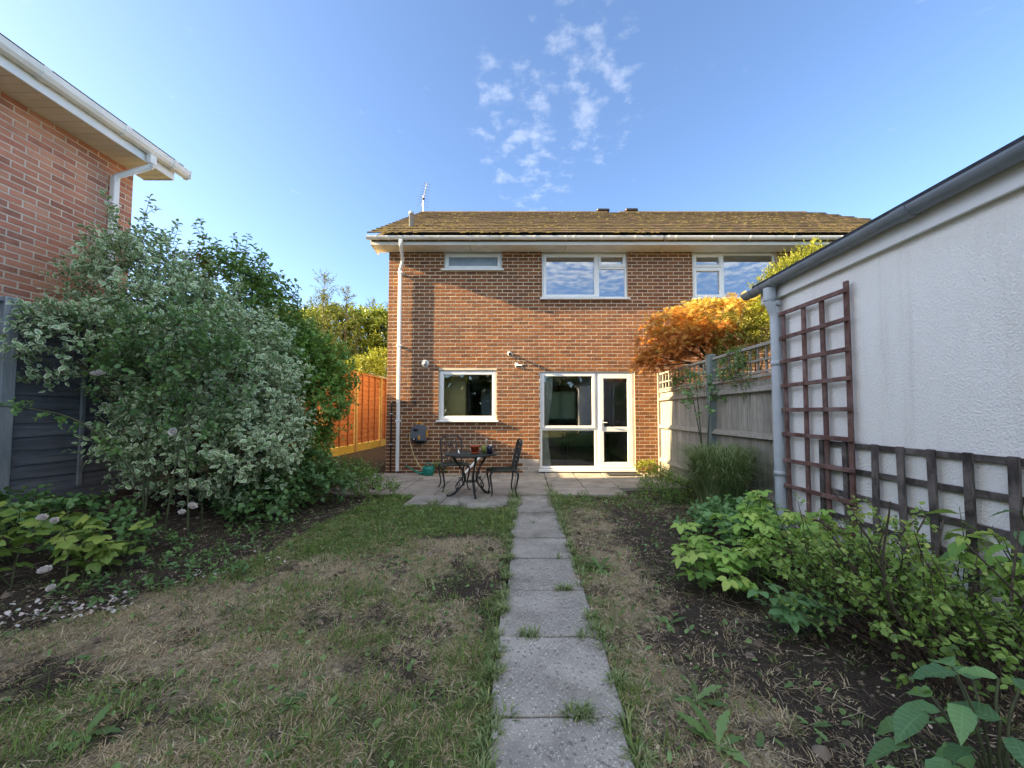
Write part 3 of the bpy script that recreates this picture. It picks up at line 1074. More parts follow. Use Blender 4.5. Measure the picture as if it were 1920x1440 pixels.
ring_frame(fw, -1.3, -.6, .9, 2.2, .06, 14.5, 14.56)
fw.build('street_window', M['upvc'], house)
t = NT('dimming_sheet')
M['dim_sheet'] = t.done(t.node('ShaderNodeBsdfTranslucent', {'Color': (.30, .32, .24)}).outputs[0])
for (a, b, c_, d_) in ((.76, 1.94, 1.06, 2.19), (-1.29, -.61, .91, 2.19)):
    MB().box(a, b, 14.44, 14.445, c_, d_).build('dimming_sheet', M['dim_sheet'], house)  # translucent sheet added inside the rear windows to dim their daylight
tb = MB()
tb.cbox(1.1, 2.3, 10.2, 11.4, .72, .76, .01)
for (x, y) in ((1.15, 10.25), (2.25, 10.25), (1.15, 11.35), (2.25, 11.35)):
    tb.cbox(x - .03, x + .03, y - .03, y + .03, .04, .719, .004)
tb.build('dining_table', M['darkwood'], house)
up = MB()
up.box(-2.76, 2.7, 11.0, 11.1, 2.43, 4.9)
up.box(.0, .08, YF + .272, 10.99, 2.43, 4.9)
up.box(-2.76, 2.7, YF + .272, 11.0, 4.93, 4.98)
up.build('bedroom_wall', M['cream'], house)
up = MB()
up.box(2.95, 8.6, 11.0, 11.1, 2.43, 4.9)
up.box(2.95, 8.6, YF + .272, 11.0, 4.93, 4.98)
up.box(2.95, 8.6, YF + .272, 11.0, 2.36, 2.42)
up.build('bedroom_wall', M['cream'], house2)

# ================================================================== neighbour's house on the other side
XL = -5.55
nb = thing('brick_house', 'pinkish-red brick house wall with white eaves above the dark fence', 'house')
wl_ = MB()
wl_.box(XL - .27, XL, -5.0, 5.14, -.1, 4.95)
wl_.prism([(XL - .272, -.1), (-13.2, -.1), (-13.2, 4.9), (-9.4, 7.6), (XL - .272, 4.9)], 'y', 4.87, 5.14)
wl_.prism([(XL - .272, -.1), (-13.2, -.1), (-13.2, 4.9), (-9.4, 7.6), (XL - .272, 4.9)], 'y', -5.0, -4.73)
wl_.build('wall', M['mortar2'], nb)
lay_bricks(nb, Vector((XL, 0, 0)), R(90), -5.0, 5.138, 0.0, 4.74, [], M['brick2'], 0.0762, 0.2286,
           lambda u, z: math.hypot((u - 4.3) * 1.0, (z - 3.6)) + (4 if u < 3.55 or z < 2.3 else 0), 260, 4)
rf = MB()
rf.prism([(-5.02, 4.935), (-9.4, 8.09), (-13.8, 4.935), (-13.8, 4.85), (-9.4, 7.98), (-5.1, 4.88)], 'y', -5.3, 5.33)
rf.build('roof', M['tile'], nb)
for k in range(60):
    y = 5.28 - k * .098
    MB().cbox(XL - .02, -5.135, y - .096, y, 4.70 + .0015 * (k % 2), 4.712 + .0015 * (k % 2), .003).build('soffit_board', M['soffit2'], nb)
MB().box(XL - .02, -5.135, -5.2, -.62, 4.70, 4.712).build('soffit_board', M['soffit2'], nb)
fs = MB()
fs.cbox(-5.134, -5.112, -5.2, 5.29, 4.685, 4.86, .004)
fs.cbox(XL - .02, -5.1345, 5.283, 5.30, 4.69, 4.86, .004)
fs.build('fascia', M['upvc'], nb)
pr = [(-5.108, 4.905), (-5.108, 4.80), (-5.07, 4.785), (-5.03, 4.80), (-5.005, 4.84), (-4.998, 4.905), (-5.003, 4.905), (-5.01, 4.845), (-5.033, 4.806), (-5.07, 4.791), (-5.102, 4.804), (-5.102, 4.905)]
g = MB()
g.prism(pr, 'y', -5.3, 5.42)
g.prism([(-5.11, 4.91), (-5.11, 4.79), (-5.07, 4.78), (-5.0, 4.80), (-4.994, 4.91)], 'y', 5.42, 5.432)
gut = g.build('gutter', M['gutter_white'], nb)
for y in (5.2, 4.55, 3.75, 2.9):
    q = [(-5.1085 - .0, 4.79), (-5.07, 4.776), (-5.024, 4.792), (-4.996, 4.836), (-4.989, 4.912), (-4.997, 4.912), (-5.004, 4.839), (-5.03, 4.799), (-5.07, 4.7845), (-5.1075, 4.7985)]
    MB().prism(q, 'y', y - .03, y + .03).build('bracket', M['gutter_white'], gut)
dp = MB()
dp.cbox(-5.09, -5.02, 4.86, 4.94, 4.66, 4.785, .006)
dp.tube([(-5.055, 4.90, 4.70), (-5.055, 4.90, 4.63), (-5.47, 4.86, 4.47), (-5.48, 4.86, 4.40)], .042, 4)
dp.cbox(-5.525, -5.455, 4.825, 4.895, .3, 4.46, .006)
dpo = dp.build('downpipe', M['upvc'], nb)
for z in (4.08, 2.6):
    MB().cbox(XL - .002, -5.45, 4.80, 4.92, z, z + .022, .003).build('pipe_clip', M['upvc'], dpo)

# ================================================================== garage
XG = 2.863
t = NT('pebbledash_render')
w = world_pos(t)
n = t.node('ShaderNodeTexVoronoi', {'Vector': w, 'Scale': 85.0, 'Randomness': 1.0}, feature='SMOOTH_F1').outputs[0]
n2 = t.noise(85, 4, 0.6, w, (1, 1, .55))
dirt = t.noise(2.2, 6, 0.7, w, (1, 1, .5))
c = t.mix(t.math('MULTIPLY', t.ramp(dirt, .5, .8), .35), (.92, .915, .88), (.74, .72, .65))
stk = t.noise(6, 5, .65, w, (1, 1, .06))
c = t.mix(t.math('MULTIPLY', t.ramp(stk, .55, .75), .22), c, (.50, .48, .42))
c = t.mix(t.math('MULTIPLY', t.ramp(t.noise(40, 3, .8, w), .68, .75), .4), c, (.4, .38, .34))
base = t.node('ShaderNodeSeparateXYZ', {0: w}).outputs[2]
c = t.mix(t.math('MULTIPLY', t.ramp(t.math('ADD', base, t.math('MULTIPLY', dirt, .5)), .62, .22), .45), c, (.42, .40, .30))
M['render'] = t.done(t.principled(c, 0.9, t.bump(t.math('ADD', n, n2), 0.42, 0.014), 0.2))
ga = thing('garage', 'white pebbledashed garage with grey gutter along its eaves', 'garage')
gw = MB()
gw.box(XG, 6.2, -4.0, 4.29, -.1, 2.60)
gw.build('wall', M['render'], ga)
gf = MB()
gf.cbox(XG - .055, XG - .03, -4.1, 4.40, 2.585, 2.76, .004)
gf.cbox(XG - .0298, 6.3, 4.375, 4.40, 2.585, 2.74, .004)
gf.cbox(XG - .03, XG + .05, -4.1, 4.374, 2.602, 2.63, .003)
gf.build('fascia', M['upvc'], ga)
gr_ = MB()
gr_.prism([(XG - .13, 2.825), (6.4, 3.02), (6.4, 2.95), (XG - .02, 2.765), (XG - .13, 2.80)], 'y', -4.2, 4.44)
gr_.build('roof', M['felt'], ga)
GXc, GZc, GRr = XG - .125, 2.765, .066
pr = [(GXc + GRr * math.cos(a), GZc + GRr * math.sin(a)) for a in [math.pi + math.pi * i / 12 for i in range(13)]]
pr += [(GXc + (GRr - .006) * math.cos(a), GZc + (GRr - .006) * math.sin(a)) for a in [2 * math.pi - math.pi * i / 12 for i in range(13)]]
g = MB()
g.prism(pr, 'y', -4.2, 4.56)
g.prism([(GXc + .07 * math.cos(a), GZc + .07 * math.sin(a)) for a in [math.pi + math.pi * i / 12 for i in range(13)]], 'y', 4.56, 4.575)
for yy in (3.0, 4.32):
    pass
gut = g.build('gutter', M['grey_plastic'], ga)
for yy, hw in ((2.62, .05), (4.02, .022), (4.24, .022), (4.44, .03), (1.3, .05)):
    q = [(GXc + .074 * math.cos(a), GZc + .074 * math.sin(a)) for a in [math.pi + math.pi * i / 12 for i in range(13)]]
    q += [(GXc + .0665 * math.cos(a), GZc + .0665 * math.sin(a)) for a in [2 * math.pi - math.pi * i / 12 for i in range(13)]]
    MB().prism(q, 'y', yy - hw, yy + hw).build('gutter_joint', M['grey_plastic'], gut)
dp = MB()
dp.lathe([(.062, 2.56), (.062, 2.70)], 18, Matrix.Translation((GXc, 4.13, 0)))
dp.tube(bezier([(GXc, 4.13, 2.60), (GXc + .005, 4.13, 2.52), (XG - .072, 4.13, 2.40), (XG - .07, 4.13, 2.30)], 4) + [Vector((XG - .07, 4.13, -.02))], .052, 16)
dpo = dp.build('downpipe', M['pipe_grey'], ga)
for z in (2.50, 1.83, .62):
    MB().lathe([(.0525, 0), (.058, 0), (.058, .05), (.0525, .05)], 18, Matrix.Translation((XG - .07, 4.13, z))).build('pipe_clip', M['pipe_grey'], dpo)

# ================================================================== fences
M['fence_dark'] = m_wood('dark_stained_wood', (.11, .125, .15), (.20, .22, .25), .8, (.06, .06, 1), 30, (.06, .055, .05))
M['fence_post'] = m_wood('grey_stained_post', (.22, .25, .27), (.34, .375, .40), .85)
M['fence_red'] = m_wood('red_brown_stain', (.30, .10, .035), (.46, .19, .075), .8, (.06, .06, 1), 30, (.22, .08, .03))
M['post_tan'] = m_wood('tan_timber', (.40, .25, .09), (.55, .38, .16), .8)
M['gravel_yellow'] = m_wood('yellowed_board', (.42, .32, .06), (.55, .42, .10), .85, (.1, .1, 1), 20)
M['grey_timber'] = m_wood('silvered_timber', (.25, .235, .20), (.48, .45, .39), .88, green=(.19, .195, .15))
M['green_post'] = m_plain('sage_post', (.17, .21, .20), .8, .15, 6, .3)
M['trellis_red'] = m_wood('weathered_red_timber', (.11, .055, .045), (.27, .17, .15), .8, (1, .15, .15), 50, (.32, .28, .27))
M['trellis_black'] = m_wood('weathered_black_timber', (.05, .044, .042), (.27, .235, .215), .85, (1, .12, .12), 45, (.03, .027, .027))
XB = -5.0


def lap_panel(parent, y0, y1, z0, z1, mat, n_b, battens, seed, face=1):
    r = rnd(seed)
    h = (z1 - z0) / n_b
    for k in range(n_b):
        m_ = Matrix.Translation((XB, (y0 + y1) / 2, z0 + k * h)) @ Matrix.Rotation(R(r.uniform(-.3, .3)), 4, 'X') @ Matrix.Rotation(R(-5), 4, 'Y')
        b = MB()
        L = (y1 - y0) / 2
        v, n = [], 12
        for i in range(n + 1):
            y = -L + 2 * L * i / n
            wz = r.uniform(-.007, .007)
            v += [(.011, y, -.015 + wz), (.010, y, h + .01), (-.002, y, h + .01), (-.002, y, -.015 + wz)]
        f = []
        for i in range(n):
            a = i * 4
            for j in range(4):
                f.append((a + j, a + 4 + j, a + 4 + (j + 1) % 4, a + (j + 1) % 4))
        b.add([m_ @ Vector(p) for p in v], f)
        b.build('board', mat, parent)
    for y in battens:
        MB().cbox(XB + .022, XB + .046, y - .02, y + .02, z0 - .02, z1 + .02, .003).build('batten', M['fence_post'] if mat is M['fence_dark'] else mat, parent)
    MB().cbox(XB - .02, XB + .050, y0, y1, z1 + .021, z1 + .05, .004).build('cap_rail', M['fence_post'] if mat is M['fence_dark'] else mat, parent)


fd = thing('lap_fence', 'dark blue-grey lap panel fence under the pink brick house', 'fence')
posts = [-.14, 1.71, 3.56, 5.41, 7.26]
for i in range(4):
    lap_panel(fd, posts[i] + .06, posts[i + 1] - .06, .52, 2.34, M['fence_dark'], 13, [posts[i] + .63, posts[i] + 1.24], i)
    MB().cbox(XB - .02, XB + .02, posts[i] + .06, posts[i + 1] - .06, .22, .505, .005).build('gravel_board', M['fence_dark'], fd)
for y in posts:
    MB().cbox(XB - .05, XB + .06, y - .055, y + .055, .1, 2.42, .008).build('post', M['fence_post'], fd)
fr_ = thing('lap_fence', 'orange-brown lap panel fence beside the house passage', 'fence')
posts2 = [9.11, 10.96, 12.81, 14.66]
for i, (a, b) in enumerate(zip([7.26] + posts2[:-1], posts2)):
    lap_panel(fr_, a + .056, b - .056, .42, 2.47, M['fence_red'], 14, [a + .45, a + .92, a + 1.4], 20 + i)
    MB().cbox(XB - .02, XB + .025, a + .056, b - .056, .06, .395, .005).build('gravel_board', M['gravel_yellow'], fr_)
for y in posts2:
    MB().cbox(XB - .05, XB + .075, y - .05, y + .05, .0, 2.50, .008).build('post', M['post_tan'], fr_)

# feather-edge fence with trellis top between the gardens
fg = thing('board_fence', 'silvery feather-edge board fence with trellis top between house and garage', 'fence')
XF = 2.93
r = rnd(31)
y = 4.32
k = 0
while y < 8.05:
    if not (5.74 < y + .05 < 5.92):
        b = MB()
        x0 = XF + r.uniform(-.003, .003)
        b.add([(x0 + .016, y, .12), (x0 - .016, y + .1, .12), (x0 + .012, y + .1, .12), (x0 + .020, y, .12),
               (x0 + .016, y, 1.73), (x0 - .016, y + .1, 1.73), (x0 + .012, y + .1, 1.73), (x0 + .020, y, 1.73)],
              [(0, 3, 2, 1), (4, 5, 6, 7), (0, 1, 5, 4), (1, 2, 6, 5), (2, 3, 7, 6), (3, 0, 4, 7)])
        b.build('board', M['grey_timber'], fg)
    y += .098
for (a, b_) in ((4.30, 5.755), (5.905, 8.06)):
    for z in (.32, 1.02, 1.60):
        MB().prism([(XF - .018, z - .045), (XF - .075, z - .028), (XF - .018, z + .045)], 'y', a, b_).build('arris_rail', M['grey_timber'], fg)
    MB().cbox(XF - .02, XF + .02, a, b_, .0, .115, .004).build('gravel_board', M['grey_timber'], fg)
    MB().cbox(XF - .045, XF + .03, a, b_, 1.742, 1.785, .005).build('rail', M['grey_timber'], fg)
    MB().cbox(XF - .03, XF + .02, a, b_, 2.125, 2.165, .004).build('trellis_rail', M['grey_timber'], fg)
    MB().cbox(XF - .028, XF - .006, a, b_, 1.945, 1.975, .004).build('trellis_rail', M['grey_timber'], fg)
    MB().cbox(XF - .028, XF - .006, a, b_, 1.80, 1.83, .004).build('trellis_rail', M['grey_timber'], fg)
    y = a + .04
    while y < b_ - .02:
        MB().cbox(XF - .004, XF + .016, y, y + .028, 1.788, 2.122, .003).build('trellis_slat', M['grey_timber'], fg)
        y += .165
MB().cbox(XF - .075, XF + .03, 5.76, 5.90, 0, 2.22, .01).build('post', M['green_post'], fg)
MB().cbox(XF - .06, XF + .03, 8.07, 8.115, 0, 2.18, .006).build('post', M['grey_timber'], fg)
MB().cbox(XF - .06, XF + .03, 4.295, 4.32, 0, 2.18, .003).build('post', M['grey_timber'], fg)

# trellises on the garage wall
ta = thing('trellis', 'tall reddish brown wooden trellis screwed to the white garage wall', 'trellis')
for i, yy in enumerate((4.015, 3.755, 3.50, 3.245)):
    tilt = .012 * (i - 1)
    b = MB()
    b.cbox(XG - .058, XG - .034, -.022, .022, .13, 2.46 if i == 3 else 2.40, .003, Matrix.Translation((0, yy, 0)) @ Matrix.Rotation(R((-.5, .4, -.2, .3)[i]), 4, 'X'))
    b.build('slat', M['trellis_red'], ta)
for i, zz in enumerate((2.38, 2.118, 1.858, 1.600, 1.336, 1.077, .803, .533, .264)):
    b = MB()
    b.cbox(XG - .080, XG - .059, -.435, .435, -.02, .02, .003, Matrix.Translation((0, 3.63, zz)) @ Matrix.Rotation(R((.6, -.3, .2, -.5, .1, .4, -.9, -.4, -1.5)[i]), 4, 'X'))
    b.build('slat', M['trellis_red'], ta)
tb_ = thing('trellis', 'low blackened wooden trellis along the foot of the garage wall', 'trellis')
for i, zz in enumerate((1.02, .80, .585, .37)):
    b = MB()
    b.cbox(XG - .030, XG - .008, .9, 3.62, zz - .022, zz + .022, .003)
    b.build('slat', M['trellis_black'], tb_)
for i, yy in enumerate((3.58, 3.30, 3.045, 2.816, 2.602, 2.398, 2.180, 1.95, 1.73, 1.50, 1.28, 1.05)):
    b = MB()
    b.cbox(XG - .056, XG - .031, -.024, .024, .04, 1.05, .003, Matrix.Translation((0, yy, 0)) @ Matrix.Rotation(R(rnd(i).uniform(-1, 1)), 4, 'X'))
    b.build('slat', M['trellis_black'], tb_)

# shed roof beyond the passage fence
sh_ = thing('garden_shed', 'small shed with pale felt roof behind the orange-brown fence', 'shed')
MB().box(-7.2, -5.35, 13.0, 15.2, 0, 2.55).build('wall', M['grey_timber'], sh_)
MB().prism([(-7.4, 3.25), (-5.15, 2.55), (-5.15, 2.61), (-7.4, 3.31)], 'y', 12.8, 15.4).build('roof', m_plain('pale_felt', (.42, .36, .30), .9, .15, 4, .4), sh_)

# ================================================================== foliage tools
def T_oval(w=0.42, fold=0.10, tip=-0.10):
    v = np.array([(0, 0, 0), (.28, -w * .9, fold), (.30, 0, 0), (.28, w * .9, fold), (.68, -w * .85, fold * .7), (.68, 0, tip * .3), (.68, w * .85, fold * .7), (1, 0, tip)], float)
    e = np.array([.35, 1, 0, 1, 1, 0, 1, 1.0])
    f = np.array([(0, 1, 2), (0, 2, 3), (1, 4, 5), (1, 5, 2), (2, 5, 6), (2, 6, 3), (4, 7, 5), (5, 7, 6)])
    return v, e, f


def T_dia(w=0.35, fold=0.08):
    v = np.array([(0, 0, 0), (.45, -w, fold), (1, 0, -.05), (.45, w, fold)], float)
    return v, np.array([0, 1, .5, 1.0]), np.array([(0, 1, 2), (0, 2, 3)])


def T_star(n=5, w=0.13):
    v, e, f = [(0, 0, 0)], [0], []
    for i in range(n):
        a = (i - (n - 1) / 2) * 0.72
        L = 1.0 - 0.13 * abs(i - (n - 1) / 2)
        c, s = math.cos(a), math.sin(a)
        k = len(v)
        v += [(c * L * .5 - s * w, s * L * .5 + c * w, .02), (c * L, s * L, -.08), (c * L * .5 + s * w, s * L * .5 - c * w, .02)]
        e += [1, 1, 1]
        f += [(0, k, k + 1), (0, k + 1, k + 2)]
    return np.array(v), np.array(e, float), np.array(f)


def T_blade(w=.5):
    v = np.array([(0, -w, 0), (0, w, 0), (.55, -w * .8, .0), (.55, w * .8, .0), (1, 0, -.25)], float)
    return v, np.zeros(5), np.array([(0, 1, 3), (0, 3, 2), (2, 3, 4)])


def leaf_mesh(name, tmpl, P, D, N, L, W, tint):
    v, e, f = tmpl
    D = norm(D)
    S = norm(np.cross(D, N))
    N = np.cross(S, D)
    L, W = np.asarray(L)[:, None, None], np.asarray(W)[:, None, None]
    V = P[:, None] + D[:, None] * v[None, :, 0:1] * L + S[:, None] * v[None, :, 1:2] * W + N[:, None] * v[None, :, 2:3] * L
    n, k = len(P), len(v)
    F = (np.arange(n)[:, None, None] * k + f[None]).reshape(-1, 3)
    return fastmesh(name, V.reshape(-1, 3), F, 3, True, {'tint': np.repeat(tint, k), 'edge': np.tile(e, n)})


def twig_mesh(name, A, B, ra, rb):
    """three-sided sticks from A to B"""
    n = len(A)
    D = norm(B - A)
    up = np.where(np.abs(D[:, 2:3]) < .9, np.array([[0, 0, 1.0]]), np.array([[1.0, 0, 0]]))
    S = norm(np.cross(D, up))
    U = np.cross(S, D)
    ra, rb = np.broadcast_to(ra, (n,))[:, None], np.broadcast_to(rb, (n,))[:, None]
    V = []
    for (Q, rr_) in ((A, ra), (B, rb)):
        for a in (0, 2.094, 4.189):
            V.append(Q + (S * math.cos(a) + U * math.sin(a)) * rr_)
    V = np.stack(V, 1)
    f = np.array([(0, 1, 4), (0, 4, 3), (1, 2, 5), (1, 5, 4), (2, 0, 3), (2, 3, 5)])
    F = (np.arange(n)[:, None, None] * 6 + f[None]).reshape(-1, 3)
    return fastmesh(name, V.reshape(-1, 3), F, 3, True, {'tint': np.repeat(np.random.RandomState(n).rand(n), 6)})


def shoots_in(blobs, n, rg, up=0.5, shell=(0.55, 1.05), out=0.8, jit=0.5, side=None):
    w = np.array([b[3] * b[4] * b[5] for b in blobs]) ** (2 / 3)
    idx = rg.choice(len(blobs), n, p=w / w.sum())
    B = np.array([b[:6] for b in blobs])[idx]
    d = norm(rg.normal(size=(n, 3)))
    d[:, 2] = np.where((d[:, 2] < -.35) & (rg.rand(n) < .6), -d[:, 2], d[:, 2])
    r = rg.uniform(shell[0], shell[1], n) ** .6
    lump = 0.66 + 0.66 * vnoise(d[:, 0] * 2 + idx * 3.3, d[:, 1] * 2 + d[:, 2] * 2, 5, 2, 1.6)
    P = B[:, :3] + d * B[:, 3:6] * (r * lump)[:, None]
    D = norm(d * out + np.array([0, 0, up]) + rg.normal(size=(n, 3)) * jit)
    return P, D


def leaves_on(P, D, slen, per, rg, L, W, splay=0.9, droop=0.0, flat=0.6, lvar=.3):
    n = len(P)
    slen = np.broadcast_to(slen, (n,))
    q = np.repeat(np.arange(n), per)
    tpos = np.tile((np.arange(per) + .5) / per, n)
    ph = np.tile(np.arange(per) * 2.4, n) + np.repeat(rg.uniform(0, 6.28, n), per)
    up = np.where(np.abs(D[:, 2:3]) < .9, np.array([[0, 0, 1.0]]), np.array([[1.0, 0, 0]]))
    S = norm(np.cross(D, up))
    U = np.cross(S, D)
    rad = S[q] * np.cos(ph)[:, None] + U[q] * np.sin(ph)[:, None]
    bend = np.array([0, 0, -1.0]) * droop
    LP = P[q] + D[q] * (slen[q] * tpos)[:, None] + bend * (slen[q] * tpos ** 2)[:, None]
    LD = norm(D[q] * (1.15 - splay + .5 * tpos[:, None]) + rad * splay + bend + rg.normal(size=(len(q), 3)) * .2)
    LN = norm(np.array([0, 0, 1.0]) * flat + D[q] * .5 + rg.normal(size=(len(q), 3)) * .35)
    sc = 1 + rg.uniform(-lvar, lvar, len(q))
    sc *= np.where(tpos > .8, .75, 1.0)
    return LP, LD, LN, L * sc, W * sc, q, tpos


def stuff(o):
    return tag(o, kind='stuff')


M['twig'] = m_plain('brown_twig', (.085, .06, .045), .9, .3, 20)
M['twig_green'] = m_plain('green_stem', (.07, .085, .04), .7, .3, 20)
M['bark'] = m_plain('bark', (.10, .08, .06), .95, .3, 25, .8, 90)


def shrub(name, label, cat, base, blobs, n, slen, per, L, W, mat, tmpl, seed, up=.5, shell=(.5, 1.05), droop=0.0, splay=.9, stems=4,
          spikes=(), twigs=.25, tint_by=None, group=None, twig_mat='twig', stem_r=.02, flat=.6, out=.8, part='foliage', fork=None):
    rg = np.random.RandomState(seed)
    root = thing(name, label, cat, base, group=group)
    b = np.array(base, float)
    P, D = shoots_in(blobs, n, rg, up, shell, out)
    sl = slen * rg.uniform(.6, 1.3, n)
    for (a, c, k) in spikes:
        a, c = np.array(a, float), np.array(c, float)
        for i in range(k):
            s0 = a + (c - a) * (i / k) + rg.normal(size=3) * .03
            dd = norm((c - a)[None])[0] + rg.normal(size=3) * (.35 if i < k - 1 else .05)
            P = np.vstack([P, s0[None]])
            D = np.vstack([D, norm(dd[None])])
            sl = np.append(sl, np.linalg.norm(c - a) / k * 1.6)
    keep = P[:, 2] > gz(P[:, 0], P[:, 1]) + .04
    P, D, sl = P[keep], D[keep], sl[keep]
    LP, LD, LN, LL, LW, q, tp = leaves_on(P, D, sl, per, rg, L, W, splay, droop, flat)
    tint = np.clip(.28 * rg.rand(len(LP)) + .42 * rg.rand(len(P))[q] + .3 * tp, 0, 1)
    if tint_by is not None:
        tint = np.clip(tint_by(LP, tint, rg), 0, 1)
    stuff(link(part, leaf_mesh(part, tmpl, LP - b, LD, LN, LL, LW, tint), mat, root))
    if twigs > 0:
        m = rg.rand(len(P)) < twigs
        m[n:] = True if len(m) > n else m[n:]
        A = P[m] - D[m] * sl[m][:, None] * .6
        Bq = P[m] + D[m] * sl[m][:, None] * .95 + np.array([0, 0, -1.0]) * droop * sl[m][:, None] * .9
        stuff(link('twigs', twig_mesh('twigs', A - b, Bq - b, .0035, .0018), M[twig_mat], root))
    r = rnd(seed)
    for i in range(stems):
        bl = blobs[i % len(blobs)]
        e = Vector(bl[:3]) + Vector((r.uniform(-.4, .4) * bl[3], r.uniform(-.4, .4) * bl[4], r.uniform(-.2, .5) * bl[5]))
        s = Vector((base[0] + r.uniform(-.15, .15), base[1] + r.uniform(-.12, .12), base[2] - .05))
        mid = s.lerp(e, .5) + Vector((r.uniform(-.12, .12), r.uniform(-.1, .1), r.uniform(0, .15)))
        if fork:
            mid = Vector(fork) + Vector((r.uniform(-.05, .05), r.uniform(-.05, .05), r.uniform(-.1, .1)))
        pts = [p - Vector(base) for p in bezier([s, mid, e], 6)]
        MB().tube(pts, [stem_r * (1 - .75 * k / (len(pts) - 1)) for k in range(len(pts))], 6).build('stem', M['bark'], root)
    return root


# leaf materials
M['l_varieg'] = m_leaf('cream_edged_leaf', (.06, .12, .055), (.10, .175, .075), (.16, .25, .105), edge=(.74, .78, .58), edge_lo=.52, edge_hi=.70, trans=.2, k=2.3)
M['l_dark'] = m_leaf('dark_glossy_leaf', (.032, .065, .02), (.06, .12, .03), (.11, .18, .045), trans=.3, rough=.35, k=2.3)
M['l_mid'] = m_leaf('mid_green_leaf', (.04, .085, .018), (.08, .16, .03), (.15, .24, .05), trans=.35, k=2.3)
M['l_rose'] = m_leaf('rose_leaf', (.035, .07, .03), (.06, .125, .042), (.13, .21, .065), trans=.3, rough=.4, k=2.3)
M['l_purple'] = m_leaf('purple_leaf', (.05, .018, .016), (.10, .03, .022), (.13, .05, .025), trans=.3)
M['l_hedge'] = m_leaf('laurel_leaf', (.09, .13, .02), (.16, .20, .035), (.28, .29, .05), trans=.3, rough=.35, k=1.5)
M['l_gold'] = m_leaf('golden_leaf', (.16, .20, .02), (.28, .30, .03), (.42, .40, .05), trans=.35, k=1.0)
M['l_conifer'] = m_leaf('conifer_spray', (.06, .085, .03), (.12, .14, .04), (.22, .21, .06), trans=.25, k=1.0)
M['l_acer'] = m_leaf('maple_leaf', (.30, .10, .035), (.60, .25, .045), (.60, .54, .12), trans=.4, tcol=(.6, .3, .06), k=1.15)
M['l_lime'] = m_leaf('yellow_green_leaf', (.10, .13, .025), (.22, .22, .035), (.36, .31, .05), trans=.35, k=1.0)
M['l_grass'] = m_leaf('long_grass_blade', (.07, .11, .045), (.14, .20, .075), (.27, .29, .15), trans=.25)
M['l_rasp'] = m_leaf('raspberry_leaf', (.06, .13, .035), (.14, .26, .05), (.26, .40, .08), trans=.35, tcol=(.3, .45, .05), veins=True, k=2.3)
M['l_blue'] = m_leaf('blue_green_leaf', (.035, .085, .038), (.07, .15, .06), (.12, .22, .075), trans=.3, veins=True, k=2.2)
M['l_fleck'] = m_leaf('small_yellow_green_leaf', (.07, .12, .03), (.15, .24, .05), (.36, .46, .11), trans=.35, k=2.1)
M['l_currant'] = m_leaf('lobed_yellow_green_leaf', (.07, .13, .03), (.17, .26, .055), (.32, .39, .09), trans=.35, veins=True)
M['petal'] = m_leaf('white_pink_petal', (.80, .64, .62), (.86, .80, .76), (.90, .89, .84), trans=.25, tcol=(.8, .7, .6), rough=.7, spec=.2, k=1.0)

# ================================================================== planting on the fence side
shrub('variegated_shrub', 'large shrub with cream-edged leaves spilling over the dark fence', 'shrub', (-3.95, 4.6, .22),
      [(-3.95, 4.65, 1.60, 1.00, .85, 1.0), (-3.75, 4.35, .95, .95, .7, .65), (-4.70, 4.45, 2.65, .55, .5, .85), (-4.30, 4.55, 2.3, .7, .6, .7), (-4.62, 3.80, 2.02, .48, .35, .36), (-3.45, 4.5, 1.5, .55, .6, .6), (-3.5, 4.15, .85, .70, .5, .42), (-3.1, 4.5, 1.05, .4, .45, .5)],
      4600, .17, 7, .060, .050, M['l_varieg'], T_oval(.40, .08, -.12), 1, up=.45, stems=6, stem_r=.028,
      spikes=[((-4.75, 4.5, 3.2), (-5.15, 4.45, 3.95), 9), ((-4.8, 4.5, 3.1), (-4.62, 4.5, 3.95), 9), ((-4.7, 4.45, 3.0), (-5.35, 4.4, 3.55), 9), ((-4.5, 4.5, 2.9), (-4.35, 4.55, 3.65), 8), ((-4.4, 3.8, 2.2), (-4.98, 3.62, 2.32), 7), ((-4.5, 3.75, 1.95), (-4.9, 3.6, 1.95), 6), ((-4.3, 4.5, 2.8), (-4.15, 4.6, 3.35), 6), ((-4.9, 4.5, 3.0), (-5.0, 4.4, 3.75), 8), ((-3.3, 4.5, 2.0), (-3.05, 4.45, 2.5), 6), ((-3.7, 4.6, 2.4), (-3.6, 4.6, 2.95), 6), ((-3.9, 4.6, 2.5), (-4.0, 4.6, 3.15), 6), ((-3.0, 4.5, 1.5), (-2.75, 4.4, 1.85), 5), ((-4.5, 3.75, 1.7), (-4.85, 3.6, 1.62), 5), ((-3.2, 4.0, .7), (-2.95, 3.85, .75), 4)])
shrub('dark_shrub', 'tall dark glossy shrub rising behind the cream-edged shrub', 'shrub', (-4.25, 5.7, .3),
      [(-4.50, 5.6, 3.10, .62, .45, .60), (-4.1, 5.75, 2.65, .55, .5, .70), (-3.75, 5.9, 2.3, .45, .5, .5), (-4.2, 5.7, 2.0, .6, .5, .8)],
      1050, .22, 7, .080, .055, M['l_dark'], T_oval(.33, .12, -.25), 2, up=.75, stems=5, droop=.15,
      spikes=[((-4.8, 5.6, 3.5), (-4.93, 5.55, 4.25), 8), ((-4.1, 5.6, 3.2), (-3.97, 5.6, 3.75), 6), ((-4.5, 5.6, 3.4), (-4.40, 5.55, 3.98), 6), ((-4.3, 5.6, 3.4), (-4.22, 5.6, 3.92), 5), ((-4.65, 5.6, 3.4), (-4.66, 5.6, 3.9), 6), ((-3.9, 5.7, 2.8), (-3.86, 5.7, 3.25), 5)])
